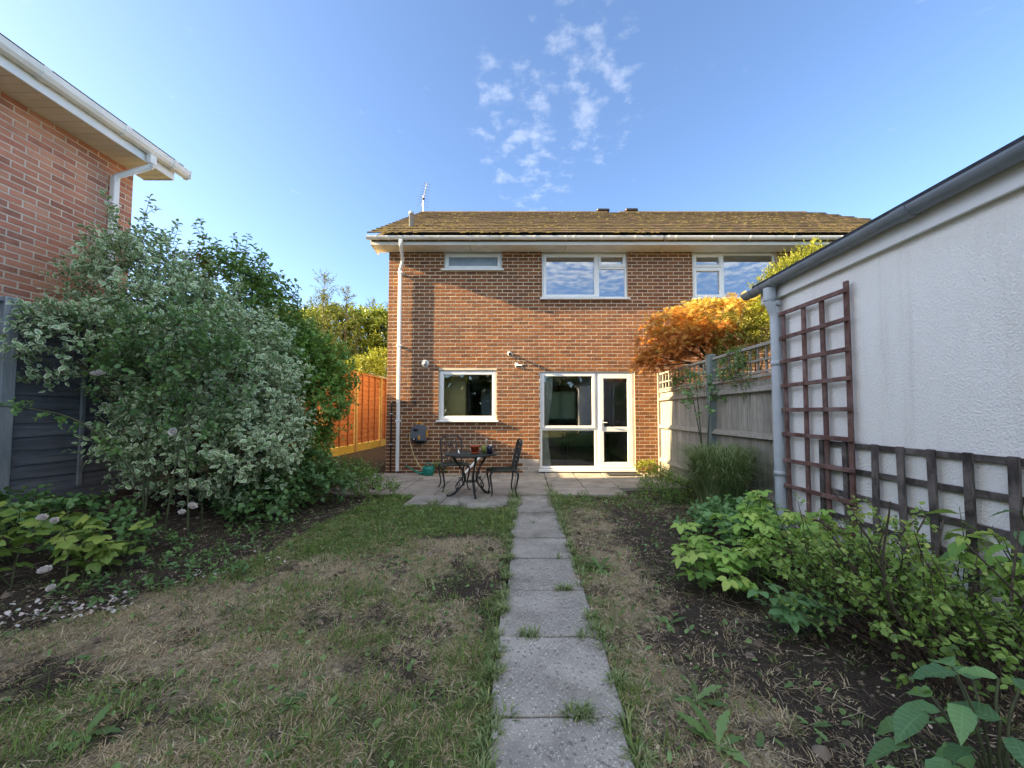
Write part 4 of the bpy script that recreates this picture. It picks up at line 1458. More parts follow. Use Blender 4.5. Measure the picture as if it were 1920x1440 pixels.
shrub('purple_shrub', 'sparse purple-red leaved branches in front of the tall dark shrub', 'shrub', (-4.75, 5.25, .3),
      [(-4.72, 5.25, 3.0, .22, .15, .55), (-4.50, 5.25, 2.65, .22, .15, .35)], 60, .16, 5, .075, .06, M['l_purple'], T_oval(.42, .1, -.1), 3, stems=2, twigs=.8, stem_r=.014)
shrub('green_shrub', 'rounded leafy green shrub between the cream-edged shrub and the passage', 'shrub', (-3.25, 5.9, .2),
      [(-3.35, 5.9, 1.70, .58, .6, .80), (-3.22, 5.75, 1.45, .40, .5, .62), (-3.6, 5.8, 2.05, .45, .5, .5), (-3.45, 5.6, .75, .45, .45, .55)],
      1900, .18, 7, .060, .045, M['l_mid'], T_oval(.36, .1, -.15), 4, up=.4, stems=5)
shrub('low_green_shrub', 'low leafy green shrub spreading at the shrub border edge', 'shrub', (-2.95, 5.0, .12),
      [(-3.10, 4.95, .50, .55, .4, .32), (-2.80, 5.2, .30, .40, .35, .20), (-3.35, 4.6, .40, .45, .35, .3), (-3.0, 4.3, .22, .4, .3, .16)], 760, .15, 6, .058, .05, M['l_rose'], T_oval(.42, .08, -.1), 5, up=.5, stems=3)
shrub('weedy_clump', 'weedy grey-green clump at the corner of the patio', 'weeds', (-2.45, 5.95, .05),
      [(-2.65, 5.85, .20, .45, .35, .20), (-2.25, 5.75, .12, .35, .25, .13), (-2.95, 6.3, .25, .35, .4, .22)], 520, .14, 6, .040, .026, M['l_mid'], T_dia(.4), 6, up=.7, stems=0, twigs=.5)
shrub('ground_cover', 'dark leafy ground cover at the foot of the dark fence', 'ground cover', (-4.0, 3.35, .28),
      [(-4.1, 3.35, .36, .45, .35, .13), (-3.6, 3.2, .26, .4, .3, .10), (-4.5, 3.2, .42, .3, .4, .15)], 260, .11, 5, .055, .048, M['l_rose'], T_oval(.45), 81, up=.8, stems=0, twigs=.3)
shrub('border_weeds', 'sparse green weeds along the lawn edge beside the fallen petals', 'weeds', (-2.75, 2.75, .06),
      [(-2.95, 2.55, .06, .35, .22, .06), (-2.55, 3.0, .06, .3, .3, .06), (-2.65, 3.7, .07, .25, .35, .07), (-3.2, 3.2, .12, .3, .3, .08)], 230, .08, 5, .036, .024, M['l_rose'], T_oval(.45), 82, up=.9, stems=0, twigs=.3)
# rose bush: dark leaves on tall canes with pale double flowers
rose = shrub('rose_bush', 'tall climbing rose with pale pink blooms before the cream-edged shrub', 'rose', (-3.66, 3.62, .2),
             [(-3.55, 3.72, 2.0, .62, .22, .38), (-3.80, 3.62, 1.62, .35, .2, .35), (-3.15, 3.75, 1.72, .40, .2, .35), (-3.3, 3.7, 1.15, .25, .15, .3)],
             290, .18, 7, .050, .040, M['l_rose'], T_oval(.42, .06, -.1), 7, up=.3, stems=0, twigs=.8, twig_mat='twig_green')
rr = rnd(8)
for (a, b, c) in (((-3.66, 3.62, .15), (-3.62, 3.60, 1.1), (-3.45, 3.65, 2.1)), ((-3.64, 3.60, .15), (-3.60, 3.58, .9), (-3.85, 3.5, 1.6)), ((-3.45, 3.62, .15), (-3.33, 3.62, 1.0), (-3.2, 3.7, 1.8)),
                  ((-3.20, 3.60, .15), (-3.22, 3.58, .8), (-3.22, 3.5, 1.12)), ((-3.1, 3.62, .15), (-3.0, 3.5, .45), (-2.98, 3.38, .44))):
    pts = [p - Vector((-3.66, 3.62, .2)) for p in bezier([a, b, c], 8)]
    MB().tube(pts, [.010 * (1 - .6 * k / 16) for k in range(17)], 6).build('cane', M['twig_green'], rose)
pts = bezier([(-3.55, 3.45, .70), (-3.75, 3.42, .98), (-4.0, 3.36, 1.22), (-4.3, 3.3, 1.33), (-4.75, 3.2, 1.38)], 8)
cane = MB().tube([p - Vector((-3.66, 3.62, .2)) for p in pts], [.011 * (1 - .6 * k / (len(pts) - 1)) for k in range(len(pts))], 6).build('cane', M['twig_green'], rose)
rg = np.random.RandomState(44)
cp = np.array([tuple(p) for p in pts])[6:]
cd = norm(np.gradient(cp, axis=0))
ci = rg.choice(len(cp), 34)
cD = norm(cd[ci] * .3 + rg.normal(size=(34, 3)) * .6)
LP, LD, LN, LL, LW, q, tp = leaves_on(cp[ci], cD, .10, 5, rg, .045, .034, .8, .1, .8)
stuff(link('cane_leaves', leaf_mesh('cane_leaves', T_oval(.42, .06, -.1), LP - np.array((-3.66, 3.62, .2)), LD, LN, LL, LW, rg.uniform(.5, 1, len(LP))), M['l_rose'], rose))


def bloom(parent, loc, size, seed, off=(0, 0, 0), name='bloom'):
    """double rose: whorls of cupped petals"""
    rg = np.random.RandomState(seed)
    P, D, N, L = [], [], [], []
    ax = norm((np.array([.25, -.45, .85]) + rg.normal(size=3) * .35)[None])[0]
    s = norm(np.cross(ax, [0, 0, 1.0])[None])[0]
    u = np.cross(s, ax)
    for ring, (n, tilt, rad) in enumerate(((4, .15, .10), (5, .40, .30), (7, .70, .50), (8, 1.0, .62), (7, 1.35, .60))):
        for i in range(n):
            a = 2 * math.pi * i / n + ring * .5 + rg.uniform(-.2, .2)
            radv = s * math.cos(a) + u * math.sin(a)
            d = ax * math.cos(tilt) + radv * math.sin(tilt)
            P.append(radv * size * rad * .5)
            D.append(d)
            N.append(ax * math.sin(tilt) - radv * math.cos(tilt))
            L.append(size * (.55 + .15 * rg.rand()))
    P, D, N, L = np.array(P), np.array(D), np.array(N), np.array(L)
    o = link(name, leaf_mesh(name, T_oval(.62, .22, .35), P, D, N, L, L * .95, rg.uniform(.3, 1, len(P))), M['petal'], parent)
    o.location = Vector(loc) - Vector(off)
    return o


ro = (-3.66, 3.62, .2)
for i, (p, s) in enumerate((((-4.03, 3.48, 1.66), .045), ((-3.96, 3.47, 1.68), .040), ((-3.24, 3.45, 1.13), .045), ((-2.98, 3.38, .47), .045), ((-3.05, 3.36, .42), .034))):
    bloom(rose, p, s, i, ro)

# ---- plants with separate large leaves
def big_leaf(name, L, Wd, seed, teeth=5, tooth=.06, fold=.12, curl=-.18, n=8, wp=.8, pw=.75):
    """toothed leaf: rows of left edge, midrib, right edge"""
    r = rnd(seed)
    v, e = [(0, 0, 0)], [0.0]
    for i in range(1, n):
        t_ = i / n
        wdt = Wd * (math.sin(math.pi * t_ ** wp) ** pw) * .5
        wob = 1 + tooth * (1 if i % 2 else -1) * teeth / 5
        z = curl * L * t_ ** 2
        v += [(t_ * L - .02 * L * (i % 2), -wdt * wob, z + fold * wdt + r.uniform(-.03, .03) * L), (t_ * L, 0, z), (t_ * L - .02 * L * (i % 2), wdt * wob, z + fold * wdt + r.uniform(-.03, .03) * L)]
        e += [1, 0, 1]
    v.append((L, 0, curl * L))
    e.append(1)
    f = [(0, 1, 2), (0, 2, 3)]
    for i in range(n - 2):
        a = 1 + i * 3
        f += [(a, a + 3, a + 4), (a, a + 4, a + 1), (a + 1, a + 4, a + 5), (a + 1, a + 5, a + 2)]
    a = 1 + (n - 2) * 3
    f += [(a, a + 3, a + 1), (a + 1, a + 3, a + 2)]
    return np.array(v), np.array(e), np.array(f)


def merge(parts):
    V, E, F, o = [], [], [], 0
    for v, e, f in parts:
        V.append(v)
        E.append(e)
        F.append(f + o)
        o += len(v)
    return np.vstack(V), np.concatenate(E), np.vstack(F)


def rotz(v, a, dx=0.0, dy=0.0, s=1.0):
    c, q = math.cos(a), math.sin(a)
    return np.stack([v[:, 0] * c * s - v[:, 1] * q * s + dx, v[:, 0] * q * s + v[:, 1] * c * s + dy, v[:, 2] * s], -1)


def vein_of(q_):
    """side veins leave the midrib in a herringbone"""
    n_ = len(q_[0])
    if n_ == 4:
        return np.zeros(4)
    row = np.concatenate([[0], np.repeat(np.arange(1, (n_ - 2) // 3 + 1), 3), [(n_ - 2) // 3 + 1]])
    return row * .8 - q_[1] * 1.1 + .25


def leaf_set(kind, L, mat, nvar, seed):
    """shared meshes of one kind of leaf, in several tints"""
    out = []
    r = rnd(seed)
    for k in range(nvar):
        if kind == 'simple':
            p = [big_leaf('leaf', L, L * (.50 + .05 * (k % 3)), seed + k, 4, .05, .28, -.18 - .08 * (k % 4), 11, .72, 1.1)]
        elif kind == 'long':
            p = [big_leaf('leaf', L, L * .26, seed + k, 8, .14, .2, -.35, 10, 1.3)]
        elif kind == 'trifoliate':
            a, b, c_ = [big_leaf('leaf', L * .62, L * .42, seed + k * 3 + j, 6, .07, .15, -.25) for j in range(3)]
            p = [(rotz(a[0], 0, L * .40), a[1], a[2]), (rotz(b[0], 1.15, L * .30, .01, .85), b[1], b[2]), (rotz(c_[0], -1.15, L * .30, -.01, .85), c_[1], c_[2])]
            st = np.array([(0, -.0012, 0), (0, .0012, 0), (L * .42, .0012, 0), (L * .42, -.0012, 0)])
            p.append((st, np.zeros(4), np.array([(0, 1, 2), (0, 2, 3)])))
        elif kind == 'lobed':
            p = []
            for a, s in ((0, 1.0), (.95, .8), (-.95, .8)):
                q = big_leaf('leaf', L * .72, L * .50, seed + k, 6, .08, .08, -.12)
                p.append((rotz(q[0], a, L * .22, 0, s), q[1], q[2]))
        v, e, f = merge(p)
        me = fastmesh('leaf', v, f, 3, True, {'tint': np.full(len(v), (k + .5) / nvar), 'edge': e, 'vein': np.concatenate([vein_of(q_) for q_ in p])})
        me.materials.append(mat)
        out.append(me)
    return out


def put_leaf(parent, me, loc, az, pitch, roll, s, off):
    o = link('leaf', me, None, parent)
    m_ = Matrix.Translation(Vector(loc) - Vector(off)) @ Matrix.Rotation(az, 4, 'Z') @ Matrix.Rotation(-pitch, 4, 'Y') @ Matrix.Rotation(roll, 4, 'X') @ Matrix.Scale(s, 4)
    o.matrix_local = m_
    return o


def cane_plant(name, label, cat, base, canes, meshes, per, seed, spread, h, lean=(0, 0), stem='twig_green', sr=.004, pitch=(-.5, .35), top=.35, bright_top=True):
    root = thing(name, label, cat, base)
    r = rnd(seed)
    for k in range(canes):
        sx, sy = base[0] + r.uniform(-spread[0], spread[0]), base[1] + r.uniform(-spread[1], spread[1])
        s = Vector((sx, sy, float(gz(sx, sy)) - .01))
        hh = h * r.uniform(.55, 1.1)
        e = s + Vector((lean[0] + r.uniform(-.18, .18), lean[1] + r.uniform(-.18, .18), hh))
        m_ = s.lerp(e, .5) + Vector((r.uniform(-.04, .04), r.uniform(-.04, .04), .06))
        pts = bezier([s, m_, e], 6)
        MB().tube([p - Vector(base) for p in pts], [sr * (1 - .6 * i / 12) for i in range(13)], 5).build('cane', M[stem], root)
        for j in range(per):
            t_ = top + (1 - top) * (j + r.uniform(.2, .8)) / per
            p = pts[min(12, int(t_ * 12))]
            az = j * 2.4 + r.uniform(-.5, .5)
            q = int(min(len(meshes) - 1, max(0, (t_ * .75 + r.uniform(-.3, .35)) * len(meshes)))) if bright_top else r.randrange(len(meshes))
            put_leaf(root, meshes[q], p, az, r.uniform(*pitch), r.uniform(-.35, .35), r.uniform(.7, 1.15), base)
    return root


rasp = leaf_set('trifoliate', .135, M['l_rasp'], 6, 100)
cane_plant('raspberry_plant', 'bright green raspberry plant by the foot of the grey downpipe', 'raspberry', (2.15, 3.35, .03), 22, rasp, 8, 11, (.45, .45), .55, top=.25)
cane_plant('raspberry_plant', 'raspberry plant spreading at the edge of the dark soil', 'raspberry', (1.60, 2.85, .03), 20, rasp, 8, 12, (.34, .42), .42, (-.05, -.02), top=.2)
cane_plant('raspberry_plant', 'low dark-leaved raspberry plant beside the twiggy shrub', 'raspberry', (1.62, 2.25, .03), 7, leaf_set('trifoliate', .12, M['l_blue'], 4, 140), 6, 13, (.18, .16), .30)
lob = leaf_set('lobed', .125, M['l_currant'], 6, 160)
cur = cane_plant('currant_bush', 'low yellow-green lobed-leaf bush with white blooms, bottom of dark fence', 'bush', (-3.50, 2.72, .14), 26, lob, 8, 14, (.42, .32), .44, (0, -.02), top=.3, pitch=(-.95, .35))
for i, p in enumerate(((-3.32, 2.60, .58), (-3.05, 2.42, .30), (-2.98, 2.40, .20), (-3.42, 2.75, .52))):
    bloom(cur, p, (.036, .042, .030, .03)[i], 20 + i, (-3.50, 2.72, .14))
hyd = leaf_set('simple', .15, M['l_rasp'], 5, 180)
cane_plant('broad_leaf_bush', 'broad-leaved green bush against the low blackened trellis', 'bush', (2.55, 2.12, .04), 8, hyd, 7, 15, (.16, .28), .62, (-.03, 0), pitch=(-.7, .1))
bl = leaf_set('simple', .14, M['l_blue'], 5, 200)
fl = thing('broad_leaf_plant', 'blue-green broad-leaved plant in the nearest corner of the bed', 'plant', (1.50, 1.22, .03))
r = rnd(61)
for i, (x, y, z, az, pt) in enumerate(((1.40, 1.30, .50, 3.0, -.1), (1.33, 1.22, .45, 3.8, -.2), (1.25, 1.26, .40, 3.3, -.15), (1.47, 1.24, .52, 2.2, -.1), (1.18, 1.14, .36, 3.6, -.25), (1.38, 1.14, .42, 4.1, -.25), (1.08, 1.16, .30, 3.3, -.15), (1.16, 1.22, .33, 2.9, -.25), (1.20, 1.10, .27, 3.9, -.1), (1.30, 1.26, .40, 2.5, .05), (1.42, 1.20, .42, 1.8, -.1), (1.34, 1.12, .33, 4.2, -.2), (1.48, 1.32, .46, .8, -.1), (1.28, 1.05, .22, 4.6, -.3),
                                       (1.46, 1.10, .34, 5.3, -.2), (1.55, 1.25, .48, .3, -.2), (1.25, 1.33, .30, 2.2, -.4), (1.60, 1.12, .40, 5.9, -.2), (1.40, 1.38, .36, 1.5, -.3), (1.12, 1.08, .20, 3.7, -.35), (1.38, 1.0, .20, 4.9, -.3), (1.35, 1.22, .30, 3.1, -.3), (1.22, 1.16, .24, 3.5, -.2), (1.44, 1.26, .34, 2.4, -.3), (1.52, 1.18, .40, 4.5, -.3), (1.30, 1.18, .36, 3.4, -.1), (1.5, 1.4, .45, 1.2, -.3))):
    x, z = x + .05, z - .07
    put_leaf(fl, bl[i * 3 % 5], (x, y, z), az, pt + r.uniform(-.25, .25), r.uniform(-.5, .5), r.uniform(.75, 1.1), (1.50, 1.22, .03))
    pts = bezier([(1.45 + r.uniform(-.05, .05), 1.2 + r.uniform(-.05, .05), .03), ((1.45 + x) / 2, (1.2 + y) / 2, z * .75), (x, y, z)], 5)
    MB().tube([p - Vector((1.50, 1.22, .03)) for p in pts], .004, 5).build('stalk', M['twig_green'], fl)
# leaf spray hanging in from the edge above the trellis
ed = thing('broad_leaf_plant', 'few broad leaves on a stalk before the end of the low trellis', 'plant', (2.62, 1.85, .04))
MB().tube([p - Vector((2.62, 1.85, .04)) for p in bezier([(2.66, 1.85, .02), (2.62, 1.9, .45), (2.55, 1.95, .80)], 6)], .006, 5).build('stalk', M['twig_green'], ed)
for i, (x, y, z, az) in enumerate(((2.53, 1.95, .80, 2.6), (2.56, 1.94, .70, 3.6), (2.56, 1.93, .82, 4.6), (2.60, 1.92, .60, 3.0), (2.60, 1.9, .74, 5.4))):
    put_leaf(ed, bl[i], (x, y, z), az, -.3, .2, .8, (2.62, 1.85, .04))

# twiggy shrub
tw = thing('twiggy_shrub', 'twiggy half-bare shrub with small yellow-green leaves before the low trellis', 'shrub', (2.10, 1.95, .05))
rg = np.random.RandomState(71)
tb0 = np.array((2.10, 1.95, .05))
A, B, LPs, LDs = [], [], [], []
for k in range(250):
    s = tb0 + np.array([rg.uniform(-.28, .40), rg.uniform(-.40, .50), 0])
    d = norm(np.array([[rg.normal(-.32, .42), rg.normal(.15, .4), rg.uniform(.45, 1.0)]]))[0]
    ln = rg.uniform(.30, .78)
    p = s
    for j in range(5):
        d2 = norm((d + rg.normal(size=3) * .16 + np.array([0, 0, -.05 * j]))[None])[0]
        e = p + d2 * ln / 5
        A.append(p)
        B.append(e)
        if j >= 2:
            for _ in range(2 if j < 4 else 4):
                LPs.append(p + (e - p) * rg.rand())
                LDs.append(norm((d2 * .4 + rg.normal(size=3) * .7)[None])[0])
        p = e
A, B = np.array(A), np.array(B)
stuff(link('twigs', twig_mesh('twigs', A - tb0, B - tb0, .0034, .0022), M['twig'], tw))
LPs, LDs = np.array(LPs), np.array(LDs)
LP, LD, LN, LL, LW, q, tp = leaves_on(LPs, LDs, .05, 4, rg, .032, .026, .9, 0, .8)
keep = (LP[:, 2] > .05) & (rg.rand(len(LP)) < np.clip((LP[:, 2] - .12) * 3.2, .10, 1))
tin = np.clip((LP[:, 2] - .1) * .8 + rg.uniform(-.3, .4, len(LP)), 0, 1)
stuff(link('foliage', leaf_mesh('foliage', T_oval(.42, .06, -.1), (LP - tb0)[keep], LD[keep], LN[keep], LL[keep], LW[keep], tin[keep]), M['l_fleck'], tw))
r = rnd(72)
for k in range(9):
    s = Vector((2.1 + r.uniform(-.2, .3), 1.95 + r.uniform(-.35, .4), .03))
    e = s + Vector((r.uniform(-.35, .2), r.uniform(-.2, .3), r.uniform(.55, .85)))
    m_ = s.lerp(e, .5) + Vector((r.uniform(-.1, .1), r.uniform(-.1, .1), 0))
    pts = [p - Vector(tb0) for p in bezier([s, m_, e], 6)]
    MB().tube(pts, [.009 * (1 - .6 * i / 12) for i in range(13)], 6).build('branch', M['bark'], tw)

# ornamental grass
og = thing('ornamental_grass', 'big arching clump of ornamental grass beside the garage corner', 'grass', (2.50, 4.85, .03))


def arc_blades(n, base, rad, h, reach, w, rg, segs=6, droop=1.0):
    a = rg.uniform(0, 6.283, n)
    rr_ = rad * np.sqrt(rg.rand(n))
    P0 = np.stack([base[0] + rr_ * np.cos(a), base[1] + rr_ * np.sin(a), np.full(n, base[2])], -1)
    a2 = a + rg.normal(size=n) * .7
    hh, re = h * rg.uniform(.55, 1.1, n), reach * rg.uniform(.3, 1.15, n)
    ts = np.linspace(0, 1, segs + 1)
    C = np.stack([P0[:, None, 0] + np.cos(a2)[:, None] * re[:, None] * ts ** 1.5, P0[:, None, 1] + np.sin(a2)[:, None] * re[:, None] * ts ** 1.5,
                  P0[:, None, 2] + hh[:, None] * (1.9 * ts - droop * 1.1 * ts ** 2.3)], -1)
    S = np.stack([-np.sin(a2), np.cos(a2), np.zeros(n)], -1)
    wd = w * (1 - ts ** 2.5) + .0004
    V = np.stack([C - S[:, None] * wd[None, :, None], C + S[:, None] * wd[None, :, None]], 2).reshape(n, -1, 3)
    f = np.array([(2 * i, 2 * i + 1, 2 * i + 3, 2 * i + 2) for i in range(segs)])
    k = 2 * (segs + 1)
    F = (np.arange(n)[:, None, None] * k + f[None]).reshape(-1, 4)
    return V.reshape(-1, 3), F, np.repeat(rg.rand(n), k), np.zeros(n * k)


rg = np.random.RandomState(5)
V, F, ti, e = arc_blades(1500, (0, 0, 0), .24, .95, .60, .0048, rg)
stuff(link('blades', fastmesh('blades', V, F, 4, True, {'tint': ti, 'edge': e}), M['l_grass'], og))

# rose climbing the fence, trailing vine, maple, golden shrubs beyond
fr2 = shrub('fence_rose', 'thin-stemmed rose climbing the silvery board fence', 'rose', (2.74, 5.75, .03),
            [(2.70, 5.75, 1.55, .20, .35, .26), (2.80, 5.55, 1.75, .1, .3, .15)], 42, .14, 6, .055, .042, M['l_blue'], T_oval(.42, .06, -.1), 31, stems=0, twigs=1.0)
for (a, b, c) in (((2.74, 5.75, 0), (2.72, 5.80, .8), (2.68, 5.95, 1.5)), ((2.75, 5.72, 0), (2.74, 5.66, .7), (2.74, 5.5, 1.6)), ((2.76, 5.76, 0), (2.70, 5.75, .9), (2.66, 5.8, 1.75))):
    pts = [p - Vector((2.74, 5.75, .03)) for p in bezier([a, b, c], 6)]
    MB().tube(pts, [.014 * (1 - .6 * i / 12) for i in range(13)], 6).build('cane', M['twig_green'], fr2)


def acer_tint(P, t_, rg):
    h = (P[:, 2] - 2.0) / 1.35
    return np.clip(.15 + .75 * h + .35 * (vnoise(P[:, 0], P[:, 2], 4, 2, 3.0) - .5) + .5 * (2.45 - P[:, 0]) * (P[:, 2] < 2.45) + .9 * (t_ - .5) + rg.uniform(-.15, .15, len(P)), 0, 1)


ac = shrub('japanese_maple', 'orange and red japanese maple overhanging the board fence', 'tree', (3.65, 7.0, 0),
           [(3.55, 6.95, 3.20, .85, .6, .20), (2.75, 6.95, 3.00, .50, .5, .16), (4.15, 7.0, 3.28, .6, .5, .22), (2.80, 6.95, 2.70, .66, .5, .15), (2.55, 6.95, 2.36, .50, .5, .12), (3.4, 6.8, 2.80, .65, .5, .2), (3.15, 6.8, 2.50, .6, .45, .16), (2.32, 7.05, 2.20, .28, .3, .07)],
           1450, .17, 7, .064, .064, M['l_acer'], T_star(5, .10), 41, up=.05, shell=(.2, 1.05), droop=.35, splay=.8, stems=8, tint_by=acer_tint, stem_r=.035, flat=1.2, out=.9, part='crown', twigs=.15, fork=(3.55, 7.0, 1.95))
shrub('golden_shrub', 'yellow-green flowering shrub spilling over the trellis fence top', 'shrub', (3.75, 6.5, 0),
      [(3.62, 6.45, 2.62, .32, .35, .42), (3.85, 6.45, 2.40, .34, .35, .40), (3.45, 6.4, 2.15, .28, .35, .30), (4.1, 6.4, 2.7, .3, .3, .30)], 800, .13, 6, .042, .030, M['l_lime'], T_dia(.42), 42, stems=4, up=.3, twigs=.2)
shrub('trailing_vine', 'dark green vine trailing down the trellis fence', 'vine', (2.98, 5.2, 0),
      [(2.88, 5.15, 1.98, .06, .42, .20), (2.86, 4.95, 1.78, .04, .16, .25), (2.86, 6.7, 1.90, .06, .6, .16)], 240, .12, 6, .036, .03, M['l_dark'], T_dia(.42), 43, stems=2, up=-.3, droop=.3, twigs=.4, stem_r=.008)
shrub('golden_conifer', 'bright yellow-green conifer tip showing above the maple', 'conifer', (4.12, 6.5, 0),
      [(4.10, 6.5, 2.98, .19, .17, .30), (4.12, 6.5, 2.55, .26, .24, .35)], 420, .12, 8, .05, .012, M['l_gold'], T_dia(.6), 44, up=1.0, stems=1, twigs=0, splay=.5)
shrub('golden_conifer', 'yellow-green conifer top poking up over the garage roof', 'conifer', (4.45, 5.9, 0),
      [(4.25, 5.9, 3.45, .32, .3, .32), (4.60, 5.9, 3.62, .25, .3, .33), (4.0, 5.9, 3.2, .3, .3, .3), (4.4, 5.9, 2.9, .45, .4, .6)], 900, .15, 8, .055, .013, M['l_gold'], T_dia(.6), 45, up=.9, stems=2, twigs=0, splay=.5)
# low growth along the fence foot
shrub('fence_foot_weeds', 'low tangle of weeds along the foot of the board fence', 'weeds', (2.35, 6.2, .02),
      [(2.30, 6.1, .10, .45, .55, .16), (2.45, 5.5, .12, .35, .4, .16), (2.0, 5.5, .06, .4, .35, .10), (2.6, 7.2, .10, .2, .5, .15)], 620, .12, 6, .032, .022, M['l_mid'], T_dia(.42), 46, up=.8, stems=0, twigs=.5)
shrub('patio_corner_plant', 'sunlit yellow-green plant beside the patio door step', 'plant', (2.52, 7.75, .02),
      [(2.50, 7.75, .13, .22, .22, .13)], 90, .12, 6, .05, .035, M['l_gold'], T_oval(.4), 47, up=.8, stems=0, twigs=.5)
shrub('strawberry_patch', 'dark-leaved plants behind the raspberry plants below the ornamental grass', 'plant', (2.35, 4.1, .05),
      [(2.35, 4.15, .12, .40, .35, .16), (2.0, 3.9, .08, .30, .25, .12)], 240, .12, 5, .07, .06, M['l_blue'], T_oval(.42), 48, up=.8, stems=0, twigs=.3)
shrub('wall_foot_weed', 'small green weed against the wall behind the watering can', 'weed', (-1.86, 8.02, .02), [(-1.84, 8.02, .12, .10, .05, .11)], 26, .10, 5, .04, .03, M['l_mid'], T_oval(.4), 49, stems=0, up=.8)

# ---- beyond the passage
shrub('laurel_hedge', 'tall clipped laurel hedge, sunlit top, beyond the passage fence', 'hedge', (-7.5, 15.2, 0),
      [(-5.3, 15.2, 4.1, 1.3, .9, 1.35), (-7.4, 15.2, 4.1, 1.5, .9, 1.40), (-9.6, 15.2, 4.1, 1.5, .9, 1.4), (-5.3, 15.1, 2.4, 1.3, .8, 1.6), (-7.4, 15.1, 2.4, 1.5, .8, 1.6), (-6.3, 15.2, 4.2, 1.2, .9, 1.3), (-8.5, 15.2, 4.2, 1.2, .9, 1.3), (-4.2, 15.2, 3.9, .8, .8, 1.3)],
      5200, .28, 6, .15, .10, M['l_hedge'], T_oval(.36, .1, -.15), 51, up=.4, stems=4, twigs=0, shell=(.75, 1.03), stem_r=.05)
for i, (x, y, z, lb) in enumerate(((-7.55, 13.8, 6.5, 'tallest feathery conifer top rising left of the laurel hedge'), (-6.70, 13.8, 6.0, 'pale wispy conifer top behind the tall dark shrub'), (-6.95, 16.8, 6.4, 'thin wispy conifer top over the hedge middle'), (-6.10, 16.8, 6.3, 'thin conifer top over the hedge nearest the house'))):
    shrub('conifer_tree', lb, 'conifer', (x, y, 0), [(x, y, z - .55, .24, .24, .55), (x, y, z - 1.5, .42, .4, .7), (x, y, z - 2.6, .6, .5, .9)], 150 if i else 260, .30, 8, .13, .022, M['l_conifer'], T_dia(.6), 60 + i, up=.7, stems=2, twigs=.6, splay=.6, spikes=[((x, y, z - .6), (x + .03, y, z), 6)], stem_r=.04, group='conifer tops behind the hedge')
shrub('yellow_shrub', 'bright yellow sunlit shrub above the passage fence by the house', 'shrub', (-5.5, 12.4, 0),
      [(-5.35, 12.4, 2.75, .55, .5, .40), (-4.98, 12.9, 3.05, .4, .4, .40), (-5.9, 12.3, 2.6, .5, .5, .35)], 520, .22, 6, .085, .055, M['l_gold'], T_oval(.36), 70, stems=3, twigs=.1)
# the far end of the garden behind the viewer, seen only in the window panes
rg = np.random.RandomState(9)
n = 2600
P = np.stack([rg.uniform(-16, 14, n), rg.uniform(-15, -13, n), np.zeros(n)], -1)
P[:, 2] = rg.rand(n) * (3.6 + 1.6 * vnoise(P[:, 0], P[:, 0] * 0, 3, 3, .5))
tl = link('treeline', leaf_mesh('treeline', T_oval(.6), P, norm(rg.normal(size=(n, 3))), norm(rg.normal(size=(n, 3)) + np.array([0, 1, 0])), np.full(n, .7), np.full(n, .7), rg.rand(n)), m_leaf('far_leaf', (.012, .02, .008), (.02, .035, .012), (.03, .05, .015), trans=.1, k=1.0))
tag(tl, 'belt of garden trees at the far end, mirrored darkly in the panes', 'trees', kind='stuff')

# ================================================================== lawn
def scatter(n, x0, x1, y0, y1, rg, bias=1.0):
    """denser towards the viewer"""
    u = rg.rand(n)
    y = y0 + (y1 - y0) * u ** bias
    return rg.uniform(x0, x1, n), y


def ground_z(x, y):
    z = gz(x, y) + (vnoise(x, y, 3, 3, 4.0) - .5) * .05 + (vnoise(x, y, 8, 2, 14.0) - .5) * .022
    return z + .003


def grass_layer(name, n, per, keep_fn, length, width, lean, mat, seed, bias, region, lab, spread=.022, y1=6.0):
    """blades in small tufts, each tuft with its own height, lie and colour"""
    rg = np.random.RandomState(seed)
    x, y = scatter(n, region[0], region[1], .75, y1, rg, bias)
    k = (rg.rand(n) < keep_fn(x, y)) & ~paved(x, y, .005)
    x, y = x[k], y[k]
    q = np.repeat(np.arange(len(x)), per)
    ts, tl, ta, tt = rg.gamma(4.0, .25, len(x)), rg.rand(len(x)), rg.uniform(0, 6.283, len(x)), rg.rand(len(x))
    m = len(q)
    ox, oy = rg.normal(size=m) * spread, rg.normal(size=m) * spread
    bx, by = x[q] + ox, y[q] + oy
    ok = ~paved(bx, by, .018)
    q, bx, by, ox, oy = q[ok], bx[ok], by[ok], ox[ok], oy[ok]
    m = len(q)
    P = np.stack([bx, by, ground_z(bx, by)], -1)
    a = np.where(rg.rand(m) < .55, np.arctan2(oy, ox), ta[q]) + rg.normal(size=m) * .5
    le = np.clip(lean[0] + (lean[1] - lean[0]) * (.5 * tl[q] + .5 * rg.rand(m)), 0, 1)
    D = norm(np.stack([np.cos(a) * le, np.sin(a) * le, 1.05 - le * .98], -1))
    N = np.stack([-np.cos(a), -np.sin(a), np.full(m, .6)], -1)
    L = length * rg.uniform(.5, 1.2, m) * np.clip(ts[q], .4, 1.9)
    W = width * rg.uniform(.6, 1.3, m)
    ti = np.clip(.6 * tt[q] + .4 * rg.rand(m), 0, 1)
    o = link(name, leaf_mesh(name, T_blade(.5), P, D, N, L, W, ti), mat)
    return tag(o, lab[0], lab[1], kind='stuff')


